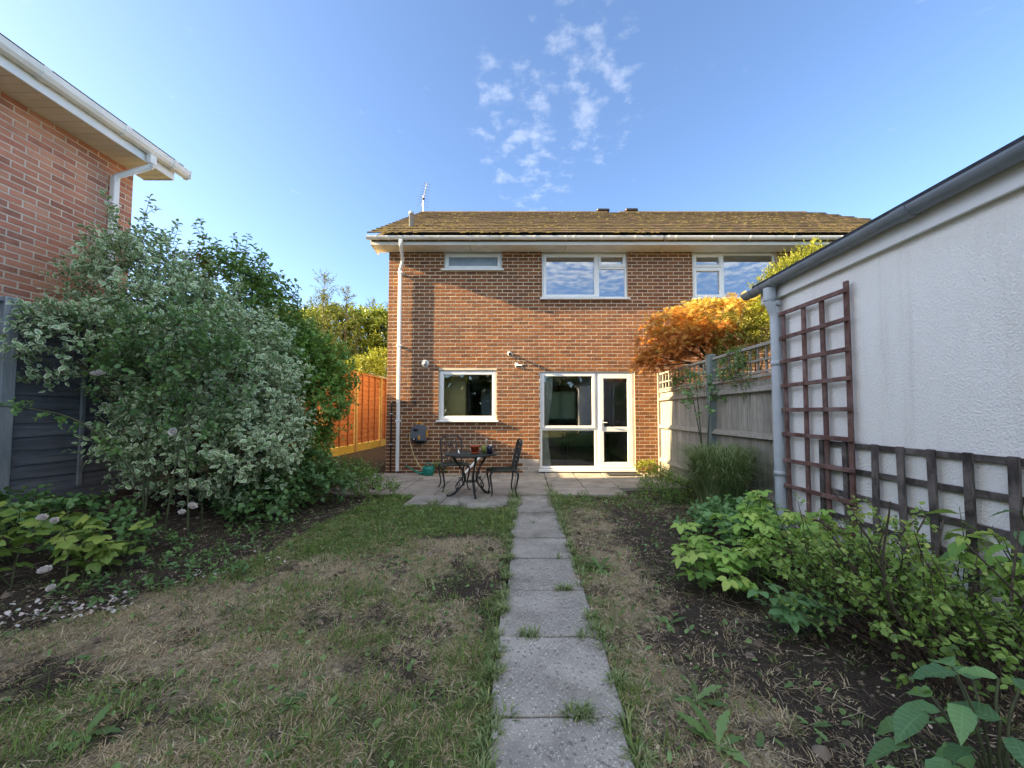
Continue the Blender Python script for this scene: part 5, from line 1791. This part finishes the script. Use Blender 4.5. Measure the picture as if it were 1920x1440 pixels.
M['b_green'] = m_leaf('lawn_blade', (.05, .09, .022), (.105, .17, .04), (.20, .255, .07), trans=.3, rough=.6)
M['b_straw'] = m_leaf('dead_blade', (.14, .105, .062), (.34, .275, .17), (.50, .435, .30), trans=.2, rough=.8, tcol=(.3, .25, .12), spec=.15)
M['l_weed'] = m_leaf('weed_leaf', (.055, .10, .035), (.10, .18, .055), (.17, .27, .10), trans=.3)
fstraw = lambda x, y: np.clip(lawn_masks(x, y)[0] * 1.1, .03, 1)
fgreen = lambda x, y: np.clip(lawn_masks(x, y)[1] ** 1.3 * 1.3, .06, 1)
grass_layer('dead_grass', 36000, 8, fstraw, .040, .0036, (.45, 1.0), M['b_straw'], 1, 1.6, (-3.4, 2.4), ('straw-coloured dead grass matted over the lawn', 'dead grass'))
grass_layer('lawn_grass', 30000, 8, fgreen, .042, .0036, (.15, .85), M['b_green'], 2, 1.25, (-3.4, 2.6), ('short green grass growing in patches on the lawn', 'grass'))
grass_layer('lawn_grass', 4200, 9, lambda x, y: np.clip(lawn_masks(x, y)[1] - .45, 0, 1) * 1.2, .080, .0042, (.1, .6), M['b_green'], 3, 1.0, (-3.2, 2.6), ('longer tufts of grass along the path edges', 'grass'))
# broad little weed leaves through the turf
rg = np.random.RandomState(12)
n = 15000
x, y = scatter(n, -3.2, 2.6, 1.1, 6.0, rg, 1.0)
ms_, mg_, mb_ = lawn_masks(x, y)
k = (rg.rand(n) < np.clip(mg_ * sstep(2.6, 5.0, y) + .11 + .25 * mg_ + .08 * mb_, 0, 1)) & ~paved(x, y, .01)
x, y = x[k], y[k]
m = len(x)
P = np.stack([x, y, ground_z(x, y) + .01 * rg.rand(m)], -1)
a = rg.uniform(0, 6.283, m)
o = link('turf_weeds', leaf_mesh('turf_weeds', T_oval(.45, .1, -.1), P, norm(np.stack([np.cos(a), np.sin(a), rg.uniform(.1, .9, m)], -1)), np.tile([[0, 0, 1.0]], (m, 1)) + rg.normal(size=(m, 3)) * .3, .034 * rg.uniform(.6, 1.5, m), .026 * rg.uniform(.6, 1.4, m), rg.rand(m)), M['l_weed'])
tag(o, 'clover and other small weeds spreading through the turf', 'weeds', kind='stuff')
# litter: twigs, dead leaves, stone chips on bare soil
n = 16000
x, y = scatter(n, -4.6, 2.7, .9, 5.8, rg, 1.3)
ms_, mg_, mb_ = lawn_masks(x, y)
k = (rg.rand(n) < np.clip(mb_ * .8 + .12, 0, 1)) & ~paved(x, y, -.01)
x, y = x[k], y[k]
m = len(x)
a = rg.uniform(0, 6.283, m)
A = np.stack([x, y, ground_z(x, y) + .006], -1)
ln = rg.gamma(2.0, .022, m) + .015
B = A + np.stack([np.cos(a) * ln, np.sin(a) * ln, rg.uniform(-.002, .014, m)], -1)
M['straw_twig'] = m_leaf('dead_twig', (.07, .055, .04), (.19, .15, .11), (.42, .36, .28), trans=.0, rough=.9, spec=.1)
tag(link('dead_twigs', twig_mesh('dead_twigs', A, B, .0015, .0010), M['straw_twig']), 'dead twigs and straw littering the dark soil', 'twigs', kind='stuff')
n = 20000
x, y = scatter(n, -4.6, 2.7, .9, 5.8, rg, 1.3)
mb_ = lawn_masks(x, y)[2]
k = (rg.rand(n) < np.clip(mb_ * .9 + .03, 0, 1)) & ~paved(x, y, -.01)
x, y = x[k], y[k]
m = len(x)
P = np.stack([x, y, ground_z(x, y) + .004], -1)
a = rg.uniform(0, 6.283, m)
L = rg.gamma(2.0, .004, m) + .005
o = link('leaf_litter', leaf_mesh('leaf_litter', T_oval(.5, .2, .1), P, norm(np.stack([np.cos(a), np.sin(a), rg.uniform(-.1, .5, m)], -1)), np.tile([[0, 0, 1.0]], (m, 1)) + rg.normal(size=(m, 3)) * .5, L, L * .7, rg.rand(m) ** 2.2), M['straw_twig'])
tag(o, 'dry leaf fragments and chips strewn over the bare soil', 'litter', kind='stuff')
# crumbly clods of soil
n = 12000
x, y = scatter(n, -4.7, 2.75, .8, 6.0, rg, 1.3)
k = (rg.rand(n) < np.clip(lawn_masks(x, y)[2] * 1.6 - .6, 0, 1)) & ~paved(x, y, -.02)
x, y = x[k], y[k]
m = len(x)
oc = np.array([(1, 0, 0), (.5, .87, 0), (-.5, .87, 0), (-1, 0, 0), (-.5, -.87, 0), (.5, -.87, 0), (.45, .2, .75), (-.4, .35, .7), (0, -.45, .8)])
of = np.array([(0, 1, 6), (1, 2, 7), (1, 7, 6), (2, 3, 7), (3, 4, 8), (3, 8, 7), (4, 5, 8), (5, 0, 6), (5, 6, 8), (6, 7, 8)])
V = oc[None] * (1 + rg.normal(size=(m, 9, 3)) * .22)
a = rg.uniform(0, 6.283, m)
c_, s_ = np.cos(a)[:, None], np.sin(a)[:, None]
V = np.stack([V[..., 0] * c_ - V[..., 1] * s_, V[..., 0] * s_ + V[..., 1] * c_, V[..., 2]], -1) * (rg.gamma(2.0, .0036, m) + .003)[:, None, None]
V += np.stack([x, y, ground_z(x, y) - .002], -1)[:, None]
o = link('soil_clods', fastmesh('soil_clods', V.reshape(-1, 3), (np.arange(m)[:, None, None] * 9 + of[None]).reshape(-1, 3), 3, False, {'tint': np.repeat(rg.rand(m), 9)}), m_leaf('clod', (.03, .025, .02), (.07, .056, .045), (.15, .125, .10), trans=0, rough=1.0, spec=.05))
tag(o, 'crumbly dark clods of soil in the flower beds', 'soil', kind='stuff')
# fallen rose petals
n = 190
c = np.array([(-2.95, 2.38), (-2.75, 2.55), (-3.05, 2.22), (-2.55, 3.0), (-2.85, 2.48), (-2.6, 3.6), (-2.3, 3.3)])
ci = rg.choice(7, n, p=[.26, .22, .12, .12, .16, .06, .06])
x, y = c[ci, 0] + rg.normal(size=n) * .10, c[ci, 1] + rg.normal(size=n) * .055
P = np.stack([x, y, ground_z(x, y) + .012 + .02 * rg.rand(n)], -1)
a = rg.uniform(0, 6.283, n)
L = rg.uniform(.012, .03, n)
o = link('fallen_petals', leaf_mesh('fallen_petals', T_oval(.55, .2, .15), P, norm(np.stack([np.cos(a), np.sin(a), rg.uniform(-.1, .5, n)], -1)), np.tile([[0, 0, 1.0]], (n, 1)) + rg.normal(size=(n, 3)) * .4, L, L * .9, rg.rand(n)), M['petal'])
tag(o, 'white rose petals scattered along the edge of the lawn', 'petals', kind='stuff')

# rosettes one can point at
dand = leaf_set('long', .15, M['l_weed'], 4, 300)
WEEDS = [((0.74, 1.50), 1.0, 11, 'dandelion rosette on the dark soil nearest the camera'), ((0.77, 1.75), .85, 8, 'dandelion rosette second from camera on the dark soil'), ((0.62, 3.16), 1.25, 12, 'large dock rosette against the path edge'),
         ((1.18, 1.60), .55, 6, 'small seedling weed on the soil near the broad-leaved plant'), ((0.88, 2.35), .7, 7, 'weed on the straw beside the raspberry plants'), 
         ((-1.05, 1.72), .6, 6, 'small weed in the dry lawn near bottom left centre'), ((-1.75, 1.55), .8, 7, 'weed rosette in the dry lawn nearest the left corner'), ((0.50, 1.25), .8, 8, 'weed rosette hugging the path edge at the bottom')]
r = rnd(90)
for (x, y), s, nl, lb in WEEDS:
    z = float(ground_z(x, y)) if not paved(x, y) else .022
    root = thing('weed', lb, 'weed', (x, y, z))
    for i in range(nl):
        put_leaf(root, dand[r.randrange(4)], (x, y, z), i * 2.4 + r.uniform(-.3, .3), r.uniform(.15, .9), r.uniform(-.2, .2), s * r.uniform(.6, 1.1), (x, y, z))
# joint grass between patio slabs
rg = np.random.RandomState(33)
V, F, T_, o_ = [], [], [], 0
EDGE = tuple((float(rg.choice([-.15, .425]) + rg.normal() * .012), float(rg.uniform(1.0, 5.9)), int(rg.randint(10, 34))) for _ in range(130))
for (jx, jy, m) in ((.41, 6.2, 40), (.41, 6.6, 22), (.44, 5.95, 40), (-.19, 6.3, 24), (-.19, 5.9, 14), (-1.2, 5.95, 12), (-.6, 5.32, 50), (-1.3, 5.32, 50), (1.5, 5.97, 40), (.9, 5.97, 20), (-.2, 5.4, 30), (1.62, 6.5, 12), (-2.04, 7.2, 10), (2.2, 6.6, 26), (.25, 1.636, 60), (.20, 1.638, 40), (.0, 2.21, 36), (.05, 2.212, 26), (.33, 2.209, 20), (.30, 2.785, 46), (.24, 2.783, 20), (-.08, 1.635, 14), (.30, 3.38, 12), (.1, 4.44, 8)) + EDGE:
    rad = .10 if jy > 5.2 else .03
    v, f, ti, e = arc_blades(m, (jx, jy, .012), rad, .09 if jy > 5.2 else .05, .07 if jy > 5.2 else .06, .003, rg, 3)
    V.append(v)
    F.append(f + o_)
    T_.append(ti)
    o_ += len(v)
tag(link('joint_grass', fastmesh('joint_grass', np.vstack(V), np.vstack(F), 4, True, {'tint': np.concatenate(T_), 'edge': np.zeros(o_)}), M['l_grass']), 'grass tufts sprouting in the patio slab joints', 'grass', kind='stuff')

# ================================================================== things by the house wall
M['iron'] = m_plain('green_black_cast_metal', (.022, .028, .028), .5, .35, 25, .3, 120, .5, dirt=(.10, .12, .11), dirt_amt=.45)
M['iron_seat'] = m_plain('verdigris_cast_metal', (.035, .045, .035), .6, .35, 25, .3, 120, .4, dirt=(.13, .15, .11), dirt_amt=.5)


def spiral(c, r0, turns, ux, uz, a0=0, n=16, sgn=1):
    out = []
    for i in range(n + 1):
        t_ = i / n
        a = a0 + sgn * turns * 2 * math.pi * t_
        q = r0 * (1 - .8 * t_)
        out.append(Vector(c) + Vector(ux) * (q * math.cos(a)) + Vector(uz) * (q * math.sin(a)))
    return out


def chair(label, loc, rz):
    """cast metal bistro chair facing local -Y"""
    root = thing('bistro_chair', label, 'chair', loc, rz, 'cast metal garden chairs')
    # seat: rim with diagonal lattice
    s = MB()
    rim = []
    for i in range(28):
        a = 2 * math.pi * i / 28
        q = 1.0 / max(abs(math.cos(a)), abs(math.sin(a))) ** .55
        rim.append(Vector((.205 * q * math.cos(a), .195 * q * math.sin(a), .415 - .008 * math.cos(2 * a))))
    s.tube(rim, .014, 6, closed=True)
    seat = s.build('seat', M['iron_seat'], root)
    for k in range(-5, 6):
        for sg in (-1, 1):
            d = k * .055
            L = .22 * math.sqrt(max(.05, 1 - (d / .30) ** 2))
            u, w_ = Vector((.7071, .7071 * sg, 0)), Vector((-.7071 * sg, .7071, 0))
            c_ = Vector((0, 0, .412)) + w_ * d
            MB().tube([c_ - u * L, c_ + Vector((0, 0, -.006)), c_ + u * L], .008, 4, flat=.6).build('seat_bar', M['iron_seat'], seat)
    # four cabriole legs
    for sx in (-1, 1):
        for sy in (-1, 1):
            x, y = .185 * sx, .175 * sy
            ox, oy = .035 * sx, .035 * sy
            p = bezier([(x * .92, y * .92, .41), (x + ox, y + oy, .36), (x + ox * .7, y + oy * .7, .25), (x + ox * .1, y + oy * .1, .12), (x + ox * .6, y + oy * .6, .03), (x + ox * 1.3, y + oy * 1.3, .0)], 5)
            n = len(p)
            MB().tube(p, [.019 - .009 * min(1, i / (n * .75)) + (.004 if i > n - 4 else 0) for i in range(n)], 7).build('leg', M['iron'], root)
    # back
    b = MB()
    def bp(x, z):
        return Vector((x, .185 + .10 * (z - .42) / .45, z))
    fr = [bp(-.17, .41), bp(-.175, .55), bp(-.185, .70), bp(-.175, .82), bp(-.10, .865), bp(0, .875), bp(.10, .865), bp(.175, .82), bp(.185, .70), bp(.175, .55), bp(.17, .41)]
    b.tube(bezier(fr, 4), .014, 7)
    back = b.build('backrest', M['iron'], root)
    i_ = MB()
    i_.tube(bezier([bp(-.075, .42), bp(-.085, .6), bp(-.09, .75), bp(-.06, .85)], 4), .009, 5)
    i_.tube(bezier([bp(.075, .42), bp(.085, .6), bp(.09, .75), bp(.06, .85)], 4), .009, 5)
    i_.build('back_bar', M['iron'], back)
    ux, uz = Vector((1, 0, 0)), Vector((0, .22, 1)).normalized()
    sc = MB()
    for (x, z, q, a0, sg) in ((0, .80, .040, 0, 1), (-.035, .72, .038, 1, -1), (.035, .66, .038, 2, 1), (-.03, .59, .036, 3, 1), (.03, .52, .036, .5, -1), (-.02, .46, .03, 2, 1), (.0, .73, .03, 4, 1), (-.13, .74, .035, 1, 1), (.13, .74, .035, 2, -1), (-.13, .62, .03, 1, -1), (.13, .62, .03, 2, 1), (-.125, .50, .03, 0, 1), (.125, .50, .03, 3, -1)):
        sc.tube(spiral(bp(x, z), q, 1.3, ux, uz, a0, 14, sg), .007, 5)
    for (x, z, a) in ((0, .77, .6), (-.03, .68, 2.2), (.04, .60, .9), (-.04, .53, 2.0), (.0, .47, 1.5), (.05, .77, .2), (-.05, .77, 2.9)):
        c_ = bp(x, z)
        d = ux * math.cos(a) + uz * math.sin(a)
        n_ = ux * -math.sin(a) + uz * math.cos(a)
        f_ = Vector((0, -.005, 0))
        sc.add([c_ - d * .03, c_ + n_ * .014 + f_, c_ + d * .03, c_ - n_ * .014 + f_], [(0, 1, 2, 3)])
        sc.add([c_ - d * .03 - f_, c_ + n_ * .014, c_ + d * .03 - f_, c_ - n_ * .014], [(3, 2, 1, 0)])
    sc.build('scrollwork', M['iron'], back)
    return root


chair('dark cast metal chair facing the table, in front of the patio door side', (-.36, 5.86, .022), R(-78))
chair('dark cast metal chair behind the table, below the kitchen window', (-1.22, 6.42, .022), R(22))

TC = Vector((-.82, 5.74, .022))
tab = thing('bistro_table', 'round dark cast metal table with three scrolled legs', 'table', TC)
tp = MB()
tp.lathe([(.0, .648), (.40, .648), (.415, .655), (.42, .663), (.415, .672), (.40, .672), (.39, .668), (.0, .668)], 40)
top = tp.build('tabletop', M['iron'], tab)
for (q, rad) in ((.34, .006), (.24, .006), (.13, .006)):
    MB().tube([Vector((q * math.cos(2 * math.pi * i / 32), q * math.sin(2 * math.pi * i / 32), .669)) for i in range(32)], rad, 5, closed=True).build('ring', M['iron_seat'], top)
for k, ang in enumerate((-70, 170, 50)):
    a = R(ang)
    u = Vector((math.cos(a), math.sin(a), 0))
    P = lambda q, z: u * q + Vector((0, 0, z))
    leg = MB()
    p = bezier([P(.30, .648), P(.27, .56), P(.17, .44), P(.11, .33), P(.12, .22), P(.22, .10), P(.31, .03), P(.37, .012), P(.39, .03)], 5)
    leg.tube(p, [.017 + .004 * math.sin(i * .5) for i in range(len(p))], 7)
    lo = leg.build('leg', M['iron'], tab)
    sc = MB()
    p = bezier([P(.13, .30), P(.20, .24), P(.25, .17), P(.24, .10)], 5)
    sc.tube(p, .009, 5)
    for (q, z, rr_, a0, sg) in ((.17, .27, .035, 0, 1), (.20, .19, .035, 2, -1), (.215, .125, .028, 1, 1), (.19, .50, .03, 2, 1), (.14, .36, .025, 0, -1)):
        sc.tube(spiral(P(q, z), rr_, 1.2, u, Vector((0, 0, 1)), a0, 12, sg), .007, 5)
    sc.build('scrollwork', M['iron'], lo)
MB().lathe([(.0, .24), (.10, .24), (.115, .246), (.10, .252), (.0, .252)], 24).build('lower_ring', M['iron'], tab)

# on the table
TZ = .022 + .674
M['terracotta'] = m_plain('red_brown_pot_plastic', (.42, .085, .035), .5, .08, 8)
M['compost'] = m_plain('compost', (.05, .035, .025), 1, .3, 40, .6)
pot = thing('plant_pot', 'small red-brown plant pot with dry stems on the table', 'plant pot', (-.76, 5.66, TZ))
MB().lathe([(.0, .006), (.048, .006), (.062, .095), (.070, .095), (.072, .125), (.064, .125), (.060, .10), (.0, .10)], 24).build('pot', M['terracotta'], pot)
MB().lathe([(.0, 0), (.058, 0), (.070, .022), (.066, .022), (.056, .005), (.0, .005)], 24).build('saucer', M['terracotta'], pot)
MB().lathe([(.0, .108), (.059, .104)], 16).build('compost', M['compost'], pot)
st = MB()
r = rnd(3)
for i in range(9):
    a = r.uniform(0, 6.28)
    st.tube(bezier([(.02 * math.cos(a), .02 * math.sin(a), .10), (.04 * math.cos(a), .04 * math.sin(a), .16), (.07 * math.cos(a) + .02, .05 * math.sin(a), .17 + r.uniform(0, .06))], 4), .003, 4)
st.build('dry_stems', m_plain('dry_stem', (.42, .33, .22), .9), pot)
MB().tube([(-.03, 0, .10), (.012, .02, .34), (.035, .03, .48)], .0032, 5).build('cane', m_plain('pale_cane', (.55, .42, .26), .8), pot)
orn = thing('bird_ornament', 'small pale bird-like ornament behind the red-brown pot', 'ornament', (-.60, 5.80, TZ))
ob = MB()
ob.tube(bezier([(0, 0, 0), (.0, 0, .10), (-.01, 0, .17), (.02, 0, .20)], 5), [.008] * 6 + [.008 + .012 * math.sin(math.pi * i / 9) for i in range(10)], 8)
ob.build('body', m_plain('weathered_resin', (.45, .40, .33), .8, .3, 30), orn)
MB().tube([(.02, 0, .20), (.045, -.01, .205)], [.009, .002], 6).build('beak', M['darkwood'], orn)
ct = thing('fertiliser_tub', 'small yellow-green tub beside the red-brown pot', 'tub', (-.635, 5.75, TZ))
MB().lathe([(.0, 0), (.035, 0), (.038, .09), (.034, .095), (.0, .095)], 18).build('body', m_plain('olive_plastic', (.22, .26, .06), .5), ct)
MB().lathe([(.037, .0955), (.037, .108), (.0, .110)], 18).build('lid', m_plain('lime_plastic', (.35, .38, .10), .5), ct)
mg = thing('black_mug', 'dark blue-black mug on the table next to the pot', 'mug', (-.535, 5.62, TZ))
MB().lathe([(.0, 0), (.042, 0), (.045, .06), (.048, .115), (.043, .115), (.038, .01), (.0, .008)], 22).build('body', m_plain('navy_glaze', (.010, .014, .035), .2, .1), mg)
MB().tube(bezier([(.044, 0, .025), (.078, 0, .04), (.078, 0, .085), (.046, 0, .10)], 5), .007, 6).build('handle', m_plain('navy_glaze_handle', (.010, .014, .035), .2, .1), mg)
pp = thing('label_stick', 'white plant label lying at the table edge', 'plant label', (-1.02, 5.74, TZ))
MB().cbox(-.008, .008, -.05, .05, .0, .003, .001, Matrix.Rotation(R(20), 4, 'Z') @ Matrix.Translation((0, 0, .02)) @ Matrix.Rotation(R(28), 4, 'X')).build('blade', M['upvc'], pp)
MB().lathe([(.0, 0), (.016, 0), (.013, .02), (.0, .022)], 10).build('foot', M['upvc'], pp)
po = thing('white_pole', 'white plastic pole leaning on the brick wall behind the table', 'pole', (-1.28, 7.80, .02))
po.location = (0, 0, 0)
MB().tube([(-1.28, 7.72, .035), (-.735, 8.085, .62)], .024, 12).build('tube', M['upvc'], po)
MB().tube([(-1.297, 7.709, .017), (-1.275, 7.723, .04)], .027, 12).build('end_cap', M['curtain'], po)

# hose reel on the wall
hr = thing('hose_reel', 'grey and orange hose reel box mounted on the wall by the downpipe', 'hose reel', (-2.27, YF - .01, .88))
M['reel_grey'] = m_plain('slate_plastic', (.12, .135, .16), .45, .08, 8)
M['orange'] = m_plain('orange_plastic', (.62, .30, .03), .45, .06)
hb = MB()
prof = [(-.155, -.17), (.155, -.17), (.165, -.05), (.155, .08), (.11, .16), (.03, .185), (-.06, .18), (-.13, .13), (-.165, .02)]
hb.prism([(x, z) for x, z in prof], 'y', -.19, -.03)
ins = [(x * .88, z * .88) for x, z in prof]
hb.prism(ins, 'y', -.215, -.191)
hb.build('casing', M['reel_grey'], hr)
MB().cbox(-.08, .08, -.04, -.001, -.24, .12, .01).build('wall_bracket', M['black'], hr)
MB().tube(bezier([(-.05, -.11, .17), (-.045, -.11, .215), (.035, -.11, .215), (.05, -.11, .175)], 5), .016, 8).build('handle', M['orange'], hr)
MB().lathe([(.0, .0), (.055, .0), (.055, .012), (.0, .016)], 20, Matrix.Translation((-.04, -.216, .075)) @ Matrix.Rotation(R(90), 4, 'X') @ Matrix.Scale(.55, 4, (0, 1, 0))).build('grip_recess', M['black'], hr)
sd = MB()
sd.prism([(.155, -.12), (.178, -.08), (.178, .03), (.155, .06)], 'y', -.16, -.06)
sd.build('crank', M['orange'], hr)
MB().cbox(-.13, -.02, -.226, -.216, -.15, -.10, .004).build('outlet', M['black'], hr)
MB().lathe([(.0, 0), (.014, 0), (.014, .012), (.0, .012)], 12, Matrix.Translation((-.075, -.226, -.125)) @ Matrix.Rotation(R(90), 4, 'X')).build('nozzle', M['upvc'], hr)
MB().cbox(.01, .05, -.228, -.216, -.13, -.05, .004).build('clip', M['orange'], hr)
hs_ = thing('garden_hose', 'pale yellow garden hose hanging from the reel to the patio', 'hose', (-2.4, 8.0, .02))
hs_.location = (0, 0, 0)
hp = MB()
hp.tube(bezier([(-2.30, 7.98, .76), (-2.40, 7.96, .90), (-2.455, 7.97, .86), (-2.44, 7.96, .66), (-2.33, 7.94, .36), (-2.16, 7.90, .12), (-2.0, 7.84, .035), (-1.8, 7.80, .032), (-1.5, 7.80, .032), (-1.3, 7.84, .032)], 7), .0095, 8)
hp.build('tube', m_plain('pale_yellow_hose', (.60, .48, .22), .5, .06), hs_)
MB().tube([(-1.3, 7.84, .032), (-1.24, 7.85, .032)], .013, 8).build('connector', M['orange'], hs_)

# watering can lying by the wall
wc = thing('watering_can', 'teal green plastic watering can at the foot of the wall', 'watering can', (-2.02, 7.82, .022), R(0))
M['teal'] = m_plain('teal_plastic', (.012, .19, .145), .4, .1, 6)
cb = MB()
cb.lathe([(.0, 0), (.085, 0), (.092, .02), (.098, .10), (.088, .17), (.062, .185), (.056, .178), (.08, .165), (.088, .10), (.082, .02), (.0, .012)], 24, Matrix.Scale(1.25, 4, (1, 0, 0)))
cb.build('body', M['teal'], wc)
MB().tube(bezier([(-.10, 0, .03), (-.20, -.005, .05), (-.33, -.01, .115), (-.44, -.015, .175)], 5), [.028 - .017 * min(1, i / 12) for i in range(16)], 10).build('spout', M['teal'], wc)
MB().lathe([(.010, 0), (.026, .03), (.024, .034), (.0, .036)], 16, Matrix.Translation((-.44, -.015, .175)) @ Matrix.Rotation(R(-62), 4, 'Y')).build('sprinkler', M['teal'], wc)
MB().tube(bezier([(-.07, 0, .17), (-.03, 0, .235), (.08, 0, .22), (.125, 0, .13), (.112, 0, .06)], 6), .012, 8).build('handle', M['teal'], wc)

# wall fittings
M['fitting_white'] = m_plain('white_fitting', (.68, .70, .70), .4, .05)
gl_ = thing('round_vent', 'round white vent cap on the brick wall above the hose reel', 'vent', (-2.19, YF - .008, 2.385))
q = Matrix.Rotation(R(90), 4, 'X')
MB().lathe([(.0, .0), (.082, .0), (.084, .012), (.070, .028), (.060, .03)], 26, q).build('rim', M['fitting_white'], gl_)
MB().lathe([(.0595, .012), (.050, .045), (.030, .062), (.0, .066)], 24, q).build('dome', m_plain('clear_grey_dome', (.34, .36, .37), .15, .05), gl_)
MB().lathe([(.0, .066), (.018, .068), (.018, .074), (.0, .076)], 16, q).build('boss', M['fitting_white'], gl_)
sl = thing('sensor_light', 'small security sensor lamp on the wall right of the kitchen window', 'lamp', (-.345, YF - .008, 2.60))
MB().lathe([(.0, 0), (.048, 0), (.048, .03), (.0, .032)], 18, q).build('base', M['fitting_white'], sl)
MB().tube([(0, -.03, 0), (0, -.09, .0)], .016, 8).build('arm', M['fitting_white'], sl)
MB().lathe([(.0, 0), (.038, 0), (.040, .075), (.034, .08), (.0, .078)], 18, Matrix.Translation((.01, -.075, -.01)) @ Matrix.Rotation(R(100), 4, 'X')).build('head', M['fitting_white'], sl)
MB().lathe([(.033, .0805), (.0, .09)], 18, Matrix.Translation((.01, -.075, -.01)) @ Matrix.Rotation(R(100), 4, 'X')).build('lens', M['black'], sl)
fl_ = thing('floodlight', 'flat floodlight on a bracket below the sensor lamp', 'floodlight', (-.19, YF - .008, 2.36))
MB().cbox(-.035, .035, -.02, .0, -.05, .05, .006).build('base', M['fitting_white'], fl_)
MB().tube(bezier([(-.06, -.01, .16), (-.03, -.03, .12), (0, -.02, .04)], 4), .008, 6).build('cable', M['black'], fl_)
MB().tube([(0, -.02, 0), (.02, -.10, -.03)], .010, 6).build('bracket', M['fitting_white'], fl_)
MB().cbox(-.07, .07, -.05, .05, -.018, .018, .006, Matrix.Translation((.05, -.13, -.05)) @ Matrix.Rotation(R(-25), 4, 'X')).build('lamp_head', M['fitting_white'], fl_)
MB().cbox(-.06, .06, -.042, .042, -.0235, -.0182, .002, Matrix.Translation((.05, -.13, -.05)) @ Matrix.Rotation(R(-25), 4, 'X')).build('lens', M['glass'], fl_)
bp_ = thing('waste_pipe', 'thin black waste pipe bent along the wall behind the downpipe', 'pipe', (-2.9, YF - .03, .0))
bp_.location = (0, 0, 0)
MB().tube([(-2.38, YF - .02, 1.50), (-2.38, YF - .03, 1.545), (-2.42, YF - .032, 1.552), (-2.87, YF - .032, 1.545), (-2.90, YF - .032, 1.51), (-2.905, YF - .032, .05)], .015, 8).build('tube', M['black'], bp_)
for z in (1.28, .62):
    MB().cbox(-2.935, -2.875, YF - .05, YF - .0055, z, z + .02, .003).build('pipe_clip', M['fitting_white'], bp_)
dm = thing('doormat', 'dark ribbed doormat on the patio by the door step', 'doormat', (2.05, 7.83, .03))
MB().cbox(-.34, .34, -.16, .16, -.004, .006, .003).build('backing', M['black'], dm)
for i in range(16):
    MB().cbox(-.33 + i * .042, -.31 + i * .042, -.15, .15, .0062, .013, .002).build('rib', M['black'], dm)
